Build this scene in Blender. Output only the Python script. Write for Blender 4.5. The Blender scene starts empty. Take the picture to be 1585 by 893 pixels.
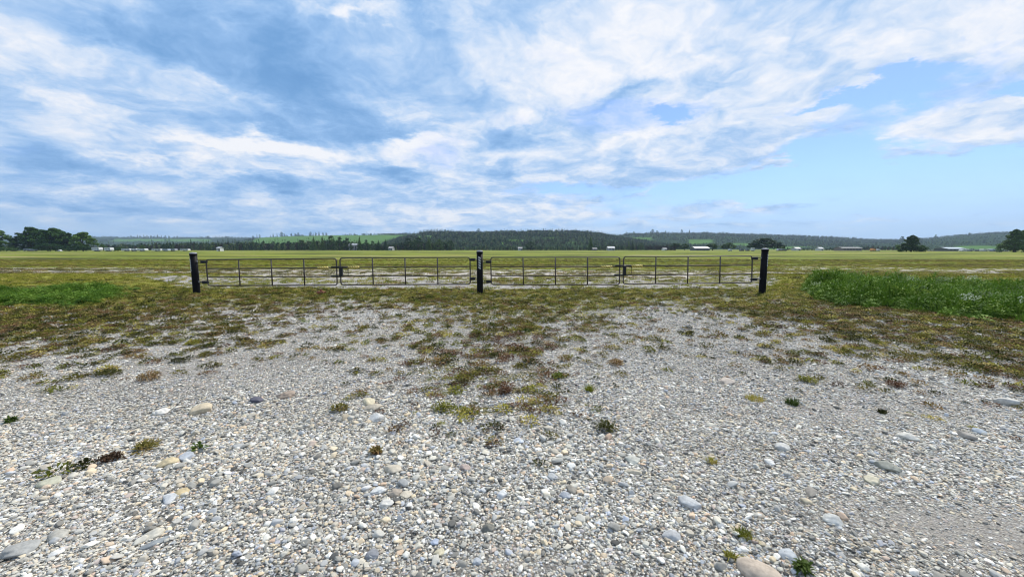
import bpy, bmesh, math, random
import numpy as np
from mathutils import Vector, Matrix, Euler
from mathutils import noise as mnoise

R = math.radians
scene = bpy.context.scene
COL = scene.collection
rng = np.random.default_rng(7)
random.seed(7)

# ------------------------------------------------------------------ camera
CAM_H = 1.58
F_PX = 600.0                       # focal length in pixels of a 1585 px wide picture
HORIZON = 385.5
PITCH = math.atan((446.5 - HORIZON) / F_PX)
cam_data = bpy.data.cameras.new("camera")
cam_data.sensor_width = 36.0
cam_data.lens = 36.0 * F_PX / 1585.0
cam_data.clip_start = 0.05
cam_data.clip_end = 40000
cam = bpy.data.objects.new("camera", cam_data)
COL.objects.link(cam)
cam.location = (0, 0, CAM_H)
cam.rotation_euler = (math.pi / 2 - PITCH, 0, 0)
scene.camera = cam
CP, SP = math.cos(PITCH), math.sin(PITCH)


def ray(px, py):
    x = (px - 792.5) / F_PX
    y = -(py - 446.5) / F_PX
    return np.array([x, CP + y * SP, -SP + y * CP])


def P(px, py, Y):
    """point seen in direction px, py at distance Y in front of the camera"""
    d = ray(px, py)
    t = Y / d[1]
    return Vector((d[0] * t, Y, CAM_H + d[2] * t))


def G(px, py):
    d = ray(px, py)
    t = CAM_H / -d[2]
    return Vector((d[0] * t, d[1] * t, 0))


def proj(X, Y, Z=0.0):
    zc = Y * CP - (Z - CAM_H) * SP
    yc = Y * SP + (Z - CAM_H) * CP
    zc = np.maximum(zc, 0.05)
    return 792.5 + F_PX * X / zc, 446.5 - F_PX * yc / zc


# ------------------------------------------------------------------ light and exposure
SUN_EL, SUN_AZ = 52.0, 40.0        # azimuth clockwise from +Y (the view direction)
scene.view_settings.view_transform = 'Standard'
scene.view_settings.look = 'None'
EXPOSURE = 0.7
scene.view_settings.exposure = EXPOSURE
scene.view_settings.gamma = 1.0
scene.view_settings.use_curve_mapping = False
sun_d = bpy.data.lights.new("sun", 'SUN')
sun_d.energy = 2.7
sun_d.angle = R(5)
sun_d.color = (1.0, 0.94, 0.85)
scene.cycles.filter_width = 1.1
sun = bpy.data.objects.new("sun", sun_d)
COL.objects.link(sun)
sdir = Vector((math.sin(R(SUN_AZ)) * math.cos(R(SUN_EL)), math.cos(R(SUN_AZ)) * math.cos(R(SUN_EL)), math.sin(R(SUN_EL))))
sun.rotation_euler = sdir.to_track_quat('Z', 'Y').to_euler()
sun.location = (0, 0, 60)

world = bpy.data.worlds.new("World")
scene.world = world
world.use_nodes = True
WT = world.node_tree


class NT:
    """small helper that writes node trees"""
    def __init__(s, tree):
        s.t = tree
        s.n = tree.nodes
        s.l = tree.links

    def put(s, sock, v):
        if v is None:
            return
        if hasattr(v, 'is_linked') or isinstance(v, bpy.types.NodeSocket):
            s.l.new(v, sock)
        else:
            sock.default_value = v

    def math(s, op, a, b=None, c=None, clamp=False):
        n = s.n.new('ShaderNodeMath')
        n.operation = op
        n.use_clamp = clamp
        s.put(n.inputs[0], a)
        s.put(n.inputs[1], b)
        s.put(n.inputs[2], c)
        return n.outputs[0]

    def vmath(s, op, a, b=None, scale=None):
        n = s.n.new('ShaderNodeVectorMath')
        n.operation = op
        s.put(n.inputs[0], a)
        s.put(n.inputs[1], b)
        if scale is not None:
            s.put(n.inputs['Scale'], scale)
        return n.outputs['Value'] if op in ('DOT_PRODUCT', 'LENGTH') else n.outputs[0]

    def noise(s, vec, scale, detail=4, rough=0.55, lac=2.0, dist=0.0, out='Fac'):
        n = s.n.new('ShaderNodeTexNoise')
        s.put(n.inputs['Vector'], vec)
        s.put(n.inputs['Scale'], scale)
        n.inputs['Detail'].default_value = detail
        n.inputs['Roughness'].default_value = rough
        n.inputs['Lacunarity'].default_value = lac
        n.inputs['Distortion'].default_value = dist
        return n.outputs[out]

    def voronoi(s, vec, scale, feature='F1', out='Distance', rnd=1.0):
        n = s.n.new('ShaderNodeTexVoronoi')
        n.feature = feature
        s.put(n.inputs['Vector'], vec)
        n.inputs['Scale'].default_value = scale
        n.inputs['Randomness'].default_value = rnd
        return n.outputs[out]

    def ramp(s, fac, stops, interp='LINEAR'):
        n = s.n.new('ShaderNodeValToRGB')
        n.color_ramp.interpolation = interp
        e = n.color_ramp.elements
        while len(e) > 1:
            e.remove(e[-1])
        e[0].position = stops[0][0]
        e[0].color = (*stops[0][1], 1)
        for p, c in stops[1:]:
            k = e.new(p)
            k.color = (*c, 1)
        s.put(n.inputs[0], fac)
        return n.outputs[0]

    def mix(s, fac, a, b, mode='MIX'):
        n = s.n.new('ShaderNodeMix')
        n.data_type = 'RGBA'
        n.blend_type = mode
        s.put(n.inputs[0], fac)
        s.put(n.inputs[6], a if not isinstance(a, tuple) else (*a, 1))
        s.put(n.inputs[7], b if not isinstance(b, tuple) else (*b, 1))
        return n.outputs[2]

    def sstep(s, v, lo, hi):
        n = s.n.new('ShaderNodeMapRange')
        n.interpolation_type = 'SMOOTHSTEP'
        s.put(n.inputs[0], v)
        n.inputs[1].default_value = lo
        n.inputs[2].default_value = hi
        n.inputs[3].default_value = 0
        n.inputs[4].default_value = 1
        return n.outputs[0]

    def mapr(s, v, a, b, c, d):
        n = s.n.new('ShaderNodeMapRange')
        s.put(n.inputs[0], v)
        for i, x in enumerate((a, b, c, d)):
            n.inputs[i + 1].default_value = x
        return n.outputs[0]


def build_world():
    W = NT(WT)
    bg = WT.nodes['Background']
    tc = W.n.new('ShaderNodeTexCoord').outputs['Generated']
    sky = W.n.new('ShaderNodeTexSky')
    sky.sky_type = 'NISHITA'
    sky.sun_disc = False
    sky.sun_elevation = R(SUN_EL)
    sky.sun_rotation = R(SUN_AZ)
    sky.air_density = 1.0
    sky.dust_density = 0.6
    sky.ozone_density = 1.6
    d = W.vmath('NORMALIZE', tc)
    sep = W.n.new('ShaderNodeSeparateXYZ')
    W.l.new(d, sep.inputs[0])
    x, y, z = sep.outputs
    zc = W.math('MAXIMUM', z, 0.0)
    # position on a cloud deck overhead
    den = W.math('ADD', zc, 0.20)
    comb = W.n.new('ShaderNodeCombineXYZ')
    W.l.new(W.math('DIVIDE', x, den), comb.inputs[0])
    W.l.new(W.math('DIVIDE', y, den), comb.inputs[1])
    comb.inputs[2].default_value = 3.7
    deck = comb.outputs[0]
    warp = W.noise(deck, 1.5, 4, 0.6, out='Color')
    wv = W.vmath('SUBTRACT', warp, (0.5, 0.5, 0.5))
    deckw = W.vmath('ADD', deck, W.vmath('SCALE', wv, scale=0.55))
    n_big = W.noise(deckw, 1.25, 9, 0.56)
    n_fine = W.noise(W.vmath('ADD', deckw, (7.3, 2.1, 1.0)), 4.4, 10, 0.62)
    n_wisp = W.noise(W.vmath('MULTIPLY', deckw, (0.7, 1.2, 1.0)), 3.0, 8, 0.62)
    # azimuth and elevation of the direction, roughened so cloud banks get ragged edges
    az = W.math('ARCTAN2', x, y)
    el = W.math('ARCSINE', zc)
    ws = W.n.new('ShaderNodeSeparateXYZ')
    rough_n = W.noise(deck, 3.0, 8, 0.64, out='Color')
    W.l.new(W.vmath('SUBTRACT', rough_n, (0.5, 0.5, 0.5)), ws.inputs[0])
    az = W.math('ADD', az, W.math('MULTIPLY', ws.outputs[0], 0.22))
    el = W.math('ADD', el, W.math('MULTIPLY', W.math('MULTIPLY', ws.outputs[1], 0.34), W.math('ADD', W.math('MULTIPLY', el, 1.6), 0.06)))

    def blob(px, py, sx, sy, amp, tilt=0.0):
        v = ray(px, py)
        v = v / np.linalg.norm(v)
        a0, e0 = math.atan2(v[0], v[1]), math.asin(v[2])
        sa = sx / F_PX * math.cos(a0) ** 2 * 1.0
        se = sy / F_PX * math.cos(e0) ** 2 * math.cos(a0)
        ct, st = math.cos(R(tilt)), math.sin(R(tilt))
        da = W.math('SUBTRACT', az, a0)
        de = W.math('SUBTRACT', el, e0)
        u = W.math('ADD', W.math('MULTIPLY', da, ct / sa), W.math('MULTIPLY', de, st / sa))
        w = W.math('ADD', W.math('MULTIPLY', da, -st / se), W.math('MULTIPLY', de, ct / se))
        q = W.math('ADD', W.math('MULTIPLY', u, u), W.math('MULTIPLY', w, w))
        return W.math('MULTIPLY', W.math('EXPONENT', W.math('MULTIPLY', q, -1.0)), amp)

    def total(items, base):
        t = base
        for it in items:
            t = W.math('ADD', t, blob(*it))
        return t

    cover = total(COVER_BLOBS, W.math('ADD', W.math('MULTIPLY', W.math('SUBTRACT', n_big, 0.5), 1.5),
                  W.math('ADD', W.math('MULTIPLY', W.math('SUBTRACT', n_wisp, 0.5), 0.9), W.mapr(el, 0.0, 0.35, 0.40, 0.80))))
    cov = W.sstep(cover, 0.12, 0.78)
    dark = total(DARK_BLOBS, W.math('ADD', W.math('MULTIPLY', W.math('SUBTRACT', n_big, 0.5), 0.7),
                 W.math('ADD', W.math('MULTIPLY', W.math('SUBTRACT', n_fine, 0.5), 1.65), 0.40)))
    dark = W.math('SUBTRACT', 1.0, W.math('EXPONENT', W.math('MULTIPLY', dark, -1.62)))
    dark = W.math('ADD', dark, W.math('MULTIPLY', W.math('SUBTRACT', n_wisp, 0.5), 0.22))
    cloudc = W.ramp(dark, CLOUD_STOPS)
    cloudv = W.vmath('SCALE', cloudc, scale=10.0 * CLOUD_GAIN)
    skyc = W.vmath('MULTIPLY', sky.outputs[0], SKY_TINT)
    haz = W.sstep(el, -0.02, 0.17)
    skyc = W.mix(haz, tuple(10.0 * c for c in HORIZON_AIR), skyc)
    col = W.mix(cov, skyc, cloudv)
    # below the horizon a dull ground tone
    col = W.mix(W.sstep(z, -0.03, -0.005), (2.0, 2.2, 2.0), col)
    W.l.new(col, bg.inputs['Color'])
    bg.inputs['Strength'].default_value = 0.1


CLOUD_GAIN = 2 ** -EXPOSURE
SKY_TINT = tuple(c * CLOUD_GAIN for c in (0.92, 1.14, 1.68))
HORIZON_AIR = tuple(c * CLOUD_GAIN for c in (0.42, 0.64, 0.96))
CLOUD_STOPS = [(0.0, (0.96, 0.965, 1.0)), (0.18, (0.86, 0.90, 0.985)), (0.36, (0.68, 0.79, 0.96)), (0.52, (0.47, 0.65, 0.92)), (0.68, (0.30, 0.51, 0.84)), (0.84, (0.175, 0.375, 0.70)), (1.0, (0.115, 0.29, 0.60)), (1.0, (0.115, 0.29, 0.60))]
# px, py, spread x, spread y, amount, tilt
COVER_BLOBS = [
    (1290, 235, 130, 30, -1.2, 8), (1385, 140, 95, 24, -1.5, 5), (1250, 172, 90, 13, -1.1, 12), (1560, 142, 60, 14, -0.8, 0), (1180, 292, 260, 16, -0.8, 0), (960, 250, 200, 24, 0.9, 0), (1100, 215, 170, 22, 0.5, 6), (700, 300, 200, 30, 0.4, 0),
    (1450, 285, 260, 38, -1.2, 0), (1038, 176, 26, 9, -0.9, 0), (870, 292, 90, 10, -0.7, 0), (1300, 340, 420, 24, -0.45, 0),
    (30, 232, 70, 14, -0.35, 0), (1580, 260, 120, 40, -0.5, 0),
    (1460, 192, 130, 22, 0.7, 3), (1420, 240, 50, 7, 0.5, 0), (1150, 208, 170, 16, 0.6, 8), (900, 250, 150, 18, 0.45, 0), (1500, 60, 300, 50, 0.5, 0),
    (800, 338, 110, 9, 0.55, 0), (620, 330, 60, 9, 0.5, 0), (895, 315, 26, 5, 0.75, 20), (1335, 340, 50, 5, 0.55, 0), (1200, 318, 160, 7, 0.45, 0), (1480, 262, 90, 7, 0.5, 3), (1560, 210, 80, 12, 0.4, 0), (1080, 335, 90, 6, 0.45, 0), (1195, 255, 24, 6, 0.9, 0), (1250, 300, 60, 5, 0.4, 0), (1400, 308, 80, 5, 0.4, 0), (1130, 350, 200, 5, 0.4, 0), (1400, 352, 200, 5, 0.35, 0), (1435, 338, 26, 5, 0.6, 0), (1500, 330, 30, 7, 0.6, 0),
    (200, 290, 420, 60, 0.45, 0), (980, 347, 34, 4, 0.4, 10), (330, 90, 420, 130, 1.0, 0), (995, 300, 20, 4, 0.4, 10)]
DARK_BLOBS = [
    (230, 62, 130, 28, 0.34, -18), (390, 95, 170, 42, 0.40, -16), (480, 160, 95, 38, 0.40, -20), (570, 95, 90, 50, 0.24, 0), (620, 190, 100, 18, 0.25, 0), (130, 28, 70, 20, 0.30, -10), (430, 60, 70, 30, 0.25, -20),
    (790, 205, 60, 18, 0.45, 5), (425, 285, 50, 9, 0.75, 0), (620, 268, 50, 9, 0.5, 0), (700, 95, 40, 80, 0.10, 0), (650, 30, 50, 20, 0.35, -20),
    (120, 262, 140, 14, 0.42, -3), (60, 235, 80, 14, 0.30, 0), (430, 200, 70, 9, 0.30, 0), (600, 205, 70, 10, 0.30, 0), (780, 260, 40, 10, 0.4, 0), (975, 145, 70, 14, 0.4, 12), (1090, 120, 60, 18, 0.2, 30),
    (130, 318, 150, 6, 0.25, 0), (300, 170, 160, 30, 0.12, 0), (300, 350, 400, 14, 0.12, 0), (150, 180, 200, 40, -0.10, -10), (1300, 40, 300, 60, -0.12, 0), (330, 300, 330, 30, 0.08, 0),
    (650, 90, 110, 50, 0.16, -20), (330, 30, 60, 20, 0.15, 0), (950, 60, 240, 60, -0.30, 8), (1250, 90, 220, 50, -0.20, 0), (1000, 215, 160, 22, -0.25, 5), (440, 232, 130, 14, -0.55, -5), (320, 218, 50, 8, -0.3, -5),
    (660, 222, 80, 14, -0.38, 10), (330, 135, 120, 14, -0.22, -16), (90, 80, 90, 20, -0.2, -15), (120, 140, 90, 22, -0.2, -10), (1450, 190, 150, 30, -0.35, 0), (760, 335, 160, 12, -0.35, 0),
    (80, 295, 160, 8, -0.2, 0), (500, 10, 60, 14, -0.25, 0), (580, 30, 50, 16, -0.35, 0), (190, 45, 34, 14, -0.2, -20), (240, 245, 90, 5, -0.25, 0)]
build_world()


# ------------------------------------------------------------------ helpers
def tag(o, label=None, cat=None, group=None, kind=None):
    if label: o['label'] = label
    if cat: o['category'] = cat
    if group: o['group'] = group
    if kind: o['kind'] = kind
    return o


def empty(name, loc, rz=0, label=None, cat=None, group=None):
    o = bpy.data.objects.new(name, None)
    COL.objects.link(o)
    o.empty_display_size = 0.3
    o.location = loc
    o.rotation_euler = (0, 0, rz)
    return tag(o, label, cat, group)


def mesh_obj(name, me, parent=None, link=True, loc=None):
    o = bpy.data.objects.new(name, me)
    if link: COL.objects.link(o)
    if parent is not None: o.parent = parent
    if loc is not None: o.location = loc
    return o


def from_np(name, verts, faces, mats=None, smooth=False, matidx=None):
    me = bpy.data.meshes.new(name)
    verts = np.asarray(verts, dtype=np.float32)
    faces = np.asarray(faces, dtype=np.int32)
    n, k = faces.shape
    me.vertices.add(len(verts))
    me.vertices.foreach_set('co', verts.ravel())
    me.loops.add(n * k)
    me.loops.foreach_set('vertex_index', faces.ravel())
    me.polygons.add(n)
    me.polygons.foreach_set('loop_start', np.arange(0, n * k, k, dtype=np.int32))
    me.polygons.foreach_set('loop_total', np.full(n, k, dtype=np.int32))
    if smooth: me.polygons.foreach_set('use_smooth', np.ones(n, dtype=bool))
    for m in (mats or []): me.materials.append(m)
    if matidx is not None: me.polygons.foreach_set('material_index', np.asarray(matidx, dtype=np.int32))
    me.update(calc_edges=True)
    me.validate()
    return me


def bm_mesh(name, bm, mat=None, smooth=False):
    me = bpy.data.meshes.new(name)
    bmesh.ops.recalc_face_normals(bm, faces=bm.faces)
    bm.to_mesh(me)
    bm.free()
    if mat: me.materials.append(mat)
    if smooth:
        for p in me.polygons: p.use_smooth = True
    return me


def add_box(bm, c, s, rot=None, bevel=0.0):
    r = bmesh.ops.create_cube(bm, size=1.0)
    vs = r['verts']
    M = Matrix.Translation(Vector(c)) @ (rot.to_matrix().to_4x4() if rot is not None else Matrix.Identity(4)) @ Matrix.Diagonal((*s, 1))
    bmesh.ops.transform(bm, matrix=M, verts=vs)
    if bevel > 0:
        es = list({e for v in vs for e in v.link_edges})
        bmesh.ops.bevel(bm, geom=es, offset=bevel, segments=2, affect='EDGES', profile=0.6)


def add_tube(bm, pts, rad, seg=10, closed=False, cap=True):
    """tube through points; rad a number or one per point"""
    pts = [Vector(p) for p in pts]
    n = len(pts)
    rad = rad if hasattr(rad, '__len__') else [rad] * n
    rings = []
    up = None
    for i in range(n):
        if closed:
            t = (pts[(i + 1) % n] - pts[i - 1]).normalized()
        else:
            t = (pts[min(i + 1, n - 1)] - pts[max(i - 1, 0)]).normalized()
        if up is None:
            up = Vector((0, 1, 0)) if abs(t.y) < 0.9 else Vector((1, 0, 0))
        a = (up - t * up.dot(t)).normalized()
        up = a
        b = t.cross(a)
        rings.append([bm.verts.new(pts[i] + (a * math.cos(q) + b * math.sin(q)) * rad[i]) for q in [2 * math.pi * k / seg for k in range(seg)]])
    m = n if closed else n - 1
    for i in range(m):
        A, B = rings[i], rings[(i + 1) % n]
        for k in range(seg):
            bm.faces.new((A[k], A[(k + 1) % seg], B[(k + 1) % seg], B[k]))
    if cap and not closed:
        bm.faces.new(rings[0][::-1])
        bm.faces.new(rings[-1])


def new_mat(name):
    m = bpy.data.materials.new(name)
    m.use_nodes = True
    t = NT(m.node_tree)
    b = m.node_tree.nodes['Principled BSDF']
    return m, t, b


def plain(name, col, rough=0.6, metal=0.0, var=0.12, scale=8.0, bump=0.0, spec=0.5):
    m, t, b = new_mat(name)
    tc = t.n.new('ShaderNodeTexCoord').outputs['Object']
    n = t.noise(tc, scale, 5, 0.6)
    f = t.mapr(n, 0.3, 0.7, 1 - var, 1 + var)
    c = t.vmath('SCALE', tuple(col), scale=f)
    t.l.new(c, b.inputs['Base Color'])
    b.inputs['Roughness'].default_value = rough
    b.inputs['Metallic'].default_value = metal
    b.inputs['Specular IOR Level'].default_value = spec
    if bump:
        bn = t.n.new('ShaderNodeBump')
        bn.inputs['Strength'].default_value = bump
        bn.inputs['Distance'].default_value = 0.01
        t.l.new(t.noise(tc, scale * 6, 5, 0.65), bn.inputs['Height'])
        t.l.new(bn.outputs[0], b.inputs['Normal'])
    return m


def foliage_mat(name, stops, sat_noise=3.0, transl=0.25, world_scale=None):
    """leaf material: colour by random per plant and a noise inside it"""
    m, t, b = new_mat(name)
    oi = t.n.new('ShaderNodeObjectInfo').outputs['Random']
    tc = t.n.new('ShaderNodeTexCoord').outputs['Object']
    n = t.noise(tc, sat_noise, 3, 0.6)
    fac = t.math('ADD', t.math('MULTIPLY', oi, 0.75), t.math('MULTIPLY', t.math('SUBTRACT', n, 0.5), 0.8), clamp=False)
    fac = t.math('ADD', fac, 0.12)
    c = t.ramp(fac, stops)
    t.l.new(c, b.inputs['Base Color'])
    b.inputs['Roughness'].default_value = 0.62
    b.inputs['Specular IOR Level'].default_value = 0.10
    if transl > 0:
        tr = t.n.new('ShaderNodeBsdfTranslucent')
        t.l.new(c, tr.inputs['Color'])
        mx = t.n.new('ShaderNodeMixShader')
        mx.inputs[0].default_value = transl
        t.l.new(b.outputs[0], mx.inputs[1])
        t.l.new(tr.outputs[0], mx.inputs[2])
        t.l.new(mx.outputs[0], t.n['Material Output'].inputs['Surface'])
    return m


def fbm(X, Y, scale, octaves=4, seed=0.0, rough=0.5):
    """value noise on arrays"""
    X = np.asarray(X, dtype=np.float64) * scale
    Y = np.asarray(Y, dtype=np.float64) * scale
    out = np.zeros_like(X)
    amp, tot = 1.0, 0.0
    for o in range(octaves):
        xs = X * 2 ** o + seed * 13.1 + o * 17.7
        ys = Y * 2 ** o + seed * 7.7 + o * 5.3
        xi, yi = np.floor(xs), np.floor(ys)
        fx, fy = xs - xi, ys - yi
        fx, fy = fx * fx * (3 - 2 * fx), fy * fy * (3 - 2 * fy)

        def h(a, b):
            v = np.sin(a * 127.1 + b * 311.7 + seed * 3.3) * 43758.5453
            return v - np.floor(v)
        v = (h(xi, yi) * (1 - fx) + h(xi + 1, yi) * fx) * (1 - fy) + (h(xi, yi + 1) * (1 - fx) + h(xi + 1, yi + 1) * fx) * fy
        out += v * amp
        tot += amp
        amp *= rough
    return out / tot


def ss(v, a, b):
    t = np.clip((v - a) / (b - a), 0, 1)
    return t * t * (3 - 2 * t)


# ------------------------------------------------------------------ layout of the ground
def gz(X, Y):
    """ground height"""
    X = np.asarray(X, dtype=np.float64)
    Y = np.asarray(Y, dtype=np.float64)
    z = (fbm(X, Y, 0.35, 3, 1.0) - 0.5) * 0.05 * ss(Y, 1.0, 4.0)
    side_r = ss(X, 9.6, 12.5)
    side_l = ss(-X, 12.0, 16.0)
    side = np.maximum(side_r, side_l)
    z = z + 0.30 * side * np.exp(-((Y - 19.0) / 3.0) ** 2)
    z = z - 0.22 * side_r * np.exp(-((Y - (11.6 - 0.1 * (X - 12))) / 1.6) ** 2) * ss(Y, 6, 9)
    z = z - 0.14 * side_l * np.exp(-((Y - 12.4) / 1.3) ** 2)
    z = z + (fbm(X, Y, 0.02, 2, 5.0) - 0.5) * 0.30 * ss(Y, 24, 60) * (1 - ss(Y, 180, 300))
    return z


EDGE_X = [-2500, -400, 0, 150, 330, 500, 600, 680, 740, 830, 900, 960, 1100, 1250, 1400, 1585, 2000, 4000]
EDGE_Y = [700, 590, 556, 540, 512, 484, 482, 512, 530, 528, 512, 486, 492, 522, 558, 592, 660, 900]


def bank(X, Y):
    """the bright mown banks on either side of the approach"""
    px, py = proj(X, Y)
    j = (fbm(X, Y, 0.5, 3, 13.0) - 0.5) * 8
    top_l = np.interp(px, [-400, 0, 120, 230, 300, 330], [426, 427.5, 431, 438, 448, 455])
    l = (1 - ss(px, 285, 335)) * ss(py + j * 0.3, top_l - 1.5, top_l + 1.5) * (1 - ss(py + j, 452, 466))
    top_r = np.interp(px, [1150, 1190, 1260, 1320, 1585, 1900], [452, 444, 431, 425.5, 430, 434])
    r = ss(px, 1165, 1200) * ss(py + j * 0.3, top_r - 1.5, top_r + 1.5) * (1 - ss(py + j, 450 + (px - 1200) * 0.02, 468 + (px - 1200) * 0.02))
    return np.clip(np.maximum(l, r), 0, 1)


def veg_cover(X, Y):
    """0 bare gravel ... 1 closed plant cover"""
    px, py = proj(X, Y)
    yb = np.interp(px, EDGE_X, EDGE_Y)
    py2 = py + (fbm(X, Y, 0.6, 6, 2.0, 0.62) - 0.5) * 95
    d = py2 - yb                                       # positive: towards the camera
    v = 1 - ss(d, -44, 26)
    v = v * 0.97
    tail = np.exp(-((px - (745 + (py - 560) * 0.1)) / 165.0) ** 2) * (1 - ss(py, 580, 760)) * ss(d, -30, 5)
    v = np.maximum(v, tail * 1.25 * ss(fbm(X, Y, 4.2, 3, 8.0, 0.65), 0.32, 0.58))
    band = (1 - ss(d, 0, 110)) * 0.95 * ss(fbm(X, Y, 4.2, 3, 11.0, 0.7), 0.42, 0.64)
    v = np.maximum(v, band)
    # bare gravel shoulder left of the middle, close under the gates
    hole = np.exp(-(((px - 560) / 150) ** 2 + ((py - 497) / 17) ** 2))
    hole = np.maximum(hole, 0.9 * np.exp(-(((px - 1030) / 110) ** 2 + ((py - 497) / 15) ** 2)))
    v = v * (1 - 0.6 * hole)
    # gravel track behind the gates
    pm = fbm(X * 0.35, Y, 0.5, 4, 4.0)
    inside = ss(px, 270, 340) * (1 - ss(px, 1170, 1215))
    track = (1 - ss(py, 445 + 6 * (pm - 0.5), 452)) * ss(py, 407, 422) * inside
    track = np.maximum(track, (1 - ss(py, 419, 430)) * ss(py, 410, 415) * (1 - inside) * 0.9)
    track = np.maximum(track, (1 - inside) * (px < 600) * (1 - ss(py, 424 + (px - 50) * 0.07, 432 + (px - 50) * 0.07)) * ss(py, 414, 420))
    v = v * (1 - track * (0.45 + 0.5 * ss(pm, 0.38, 0.62)))
    v = np.maximum(v, bank(X, Y) * 0.97)
    return np.clip(v, 0, 1)


def lush(X, Y):
    """how yellow-green (1) or dark and brown (0) the low cover is"""
    px, py = proj(X, Y)
    l = (1 - ss(py, 456, 494))
    l = np.maximum(l, 0.55 * np.exp(-(((px - 840) / 120) ** 2 + ((py - 490) / 22) ** 2)))
    l = np.maximum(l, 0.7 * ss(px, 1150, 1250) * (1 - ss(py, 470, 490)))
    l = np.clip(l * 0.85 + (fbm(X, Y, 0.45, 3, 9.0) - 0.5) * 0.9, 0, 1)
    return np.maximum(l, bank(X, Y) * (0.8 + 0.5 * (fbm(X, Y, 0.8, 3, 12.0) - 0.3)).clip(0, 1))


def soil(X, Y):
    """fine dusty grit lying between the stones at the lower right"""
    px, py = proj(X, Y)
    s = np.exp(-(((px - 1500) / 230) ** 2 + ((py - 820 - (px - 1500) * 0.12) / 42) ** 2))
    s = np.maximum(s, 0.55 * np.exp(-(((px - 780) / 150) ** 2 + ((py - 872) / 26) ** 2)))
    s = np.maximum(s, 0.42 * np.exp(-(((px - 300) / 330) ** 2 + ((py - 572 + (px - 300) * 0.10) / 40) ** 2)))
    s = np.maximum(s, 0.38 * np.exp(-(((px - 1330) / 300) ** 2 + ((py - 640) / 30) ** 2)))
    return np.clip(s * 1.1 + (fbm(X, Y, 1.2, 3, 3.0) - 0.5) * 0.35, 0, 1)


def rockfall(X, Y):
    """where the stones are coarser"""
    px, py = proj(X, Y)
    c = 0.8 * np.exp(-(((px - 600) / 420) ** 2 + ((py - 700) / 95) ** 2))
    smooth_left = np.exp(-(((px - 330) / 300) ** 2 + ((py - 560) / 50) ** 2))
    return np.clip(c - smooth_left * 0.6 + (fbm(X, Y, 1.0, 3, 6.0) - 0.5) * 0.5, 0, 1)


# ------------------------------------------------------------------ materials
PEBBLE_STOPS = [(0.0, (0.055, 0.055, 0.055)), (0.07, (0.12, 0.12, 0.115)), (0.16, (0.26, 0.255, 0.235)), (0.28, (0.42, 0.405, 0.365)),
                (0.38, (0.32, 0.34, 0.37)), (0.46, (0.50, 0.48, 0.425)), (0.58, (0.60, 0.56, 0.47)), (0.66, (0.36, 0.315, 0.26)),
                (0.73, (0.68, 0.57, 0.40)), (0.78, (0.56, 0.40, 0.29)), (0.83, (0.36, 0.40, 0.48)), (0.90, (0.72, 0.69, 0.62)), (1.0, (0.88, 0.85, 0.80))]


def pebble_material():
    m, t, b = new_mat("pebble_stone")
    r = t.n.new('ShaderNodeObjectInfo').outputs['Random']
    tc = t.n.new('ShaderNodeTexCoord').outputs['Object']
    base = t.ramp(r, PEBBLE_STOPS)
    off = t.vmath('ADD', tc, t.vmath('SCALE', (13.0, 7.0, 3.0), scale=t.math('MULTIPLY', r, 20.0)))
    n = t.noise(off, 2.2, 6, 0.65)
    c = t.vmath('SCALE', base, scale=t.mapr(n, 0.25, 0.75, 0.78, 1.2))
    # dust lying over the stones in broad drifts
    pos = t.n.new('ShaderNodeNewGeometry').outputs['Position']
    dn = t.noise(t.vmath('MULTIPLY', pos, (1.0, 1.0, 0.0)), 0.9, 5, 0.65)
    c = t.mix(t.mapr(dn, 0.40, 0.70, 0.0, 0.38), c, (0.47, 0.43, 0.365))
    dn2 = t.noise(t.vmath('MULTIPLY', pos, (0.35, 1.0, 0.0)), 1.3, 4, 0.6)
    c = t.vmath('SCALE', c, scale=t.mapr(dn2, 0.32, 0.66, 0.80, 1.16))
    c = t.vmath('MULTIPLY', c, (1.005, 1.0, 0.965))
    t.l.new(c, b.inputs['Base Color'])
    b.inputs['Roughness'].default_value = 0.85
    b.inputs['Specular IOR Level'].default_value = 0.3
    return m


def stone_mat(name, col, spots=0.2):
    m, t, b = new_mat(name)
    tc = t.n.new('ShaderNodeTexCoord').outputs['Object']
    n = t.noise(tc, 14, 7, 0.68)
    n2 = t.noise(tc, 60, 4, 0.7)
    f = t.math('MULTIPLY', t.mapr(n, 0.3, 0.7, 1 - spots, 1 + spots), t.mapr(n2, 0.3, 0.7, 0.88, 1.12))
    c = t.vmath('SCALE', tuple(col), scale=f)
    t.l.new(c, b.inputs['Base Color'])
    b.inputs['Roughness'].default_value = 0.75
    b.inputs['Specular IOR Level'].default_value = 0.3
    bn = t.n.new('ShaderNodeBump')
    bn.inputs['Strength'].default_value = 0.5
    bn.inputs['Distance'].default_value = 0.004
    t.l.new(n, bn.inputs['Height'])
    t.l.new(bn.outputs[0], b.inputs['Normal'])
    return m


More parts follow.
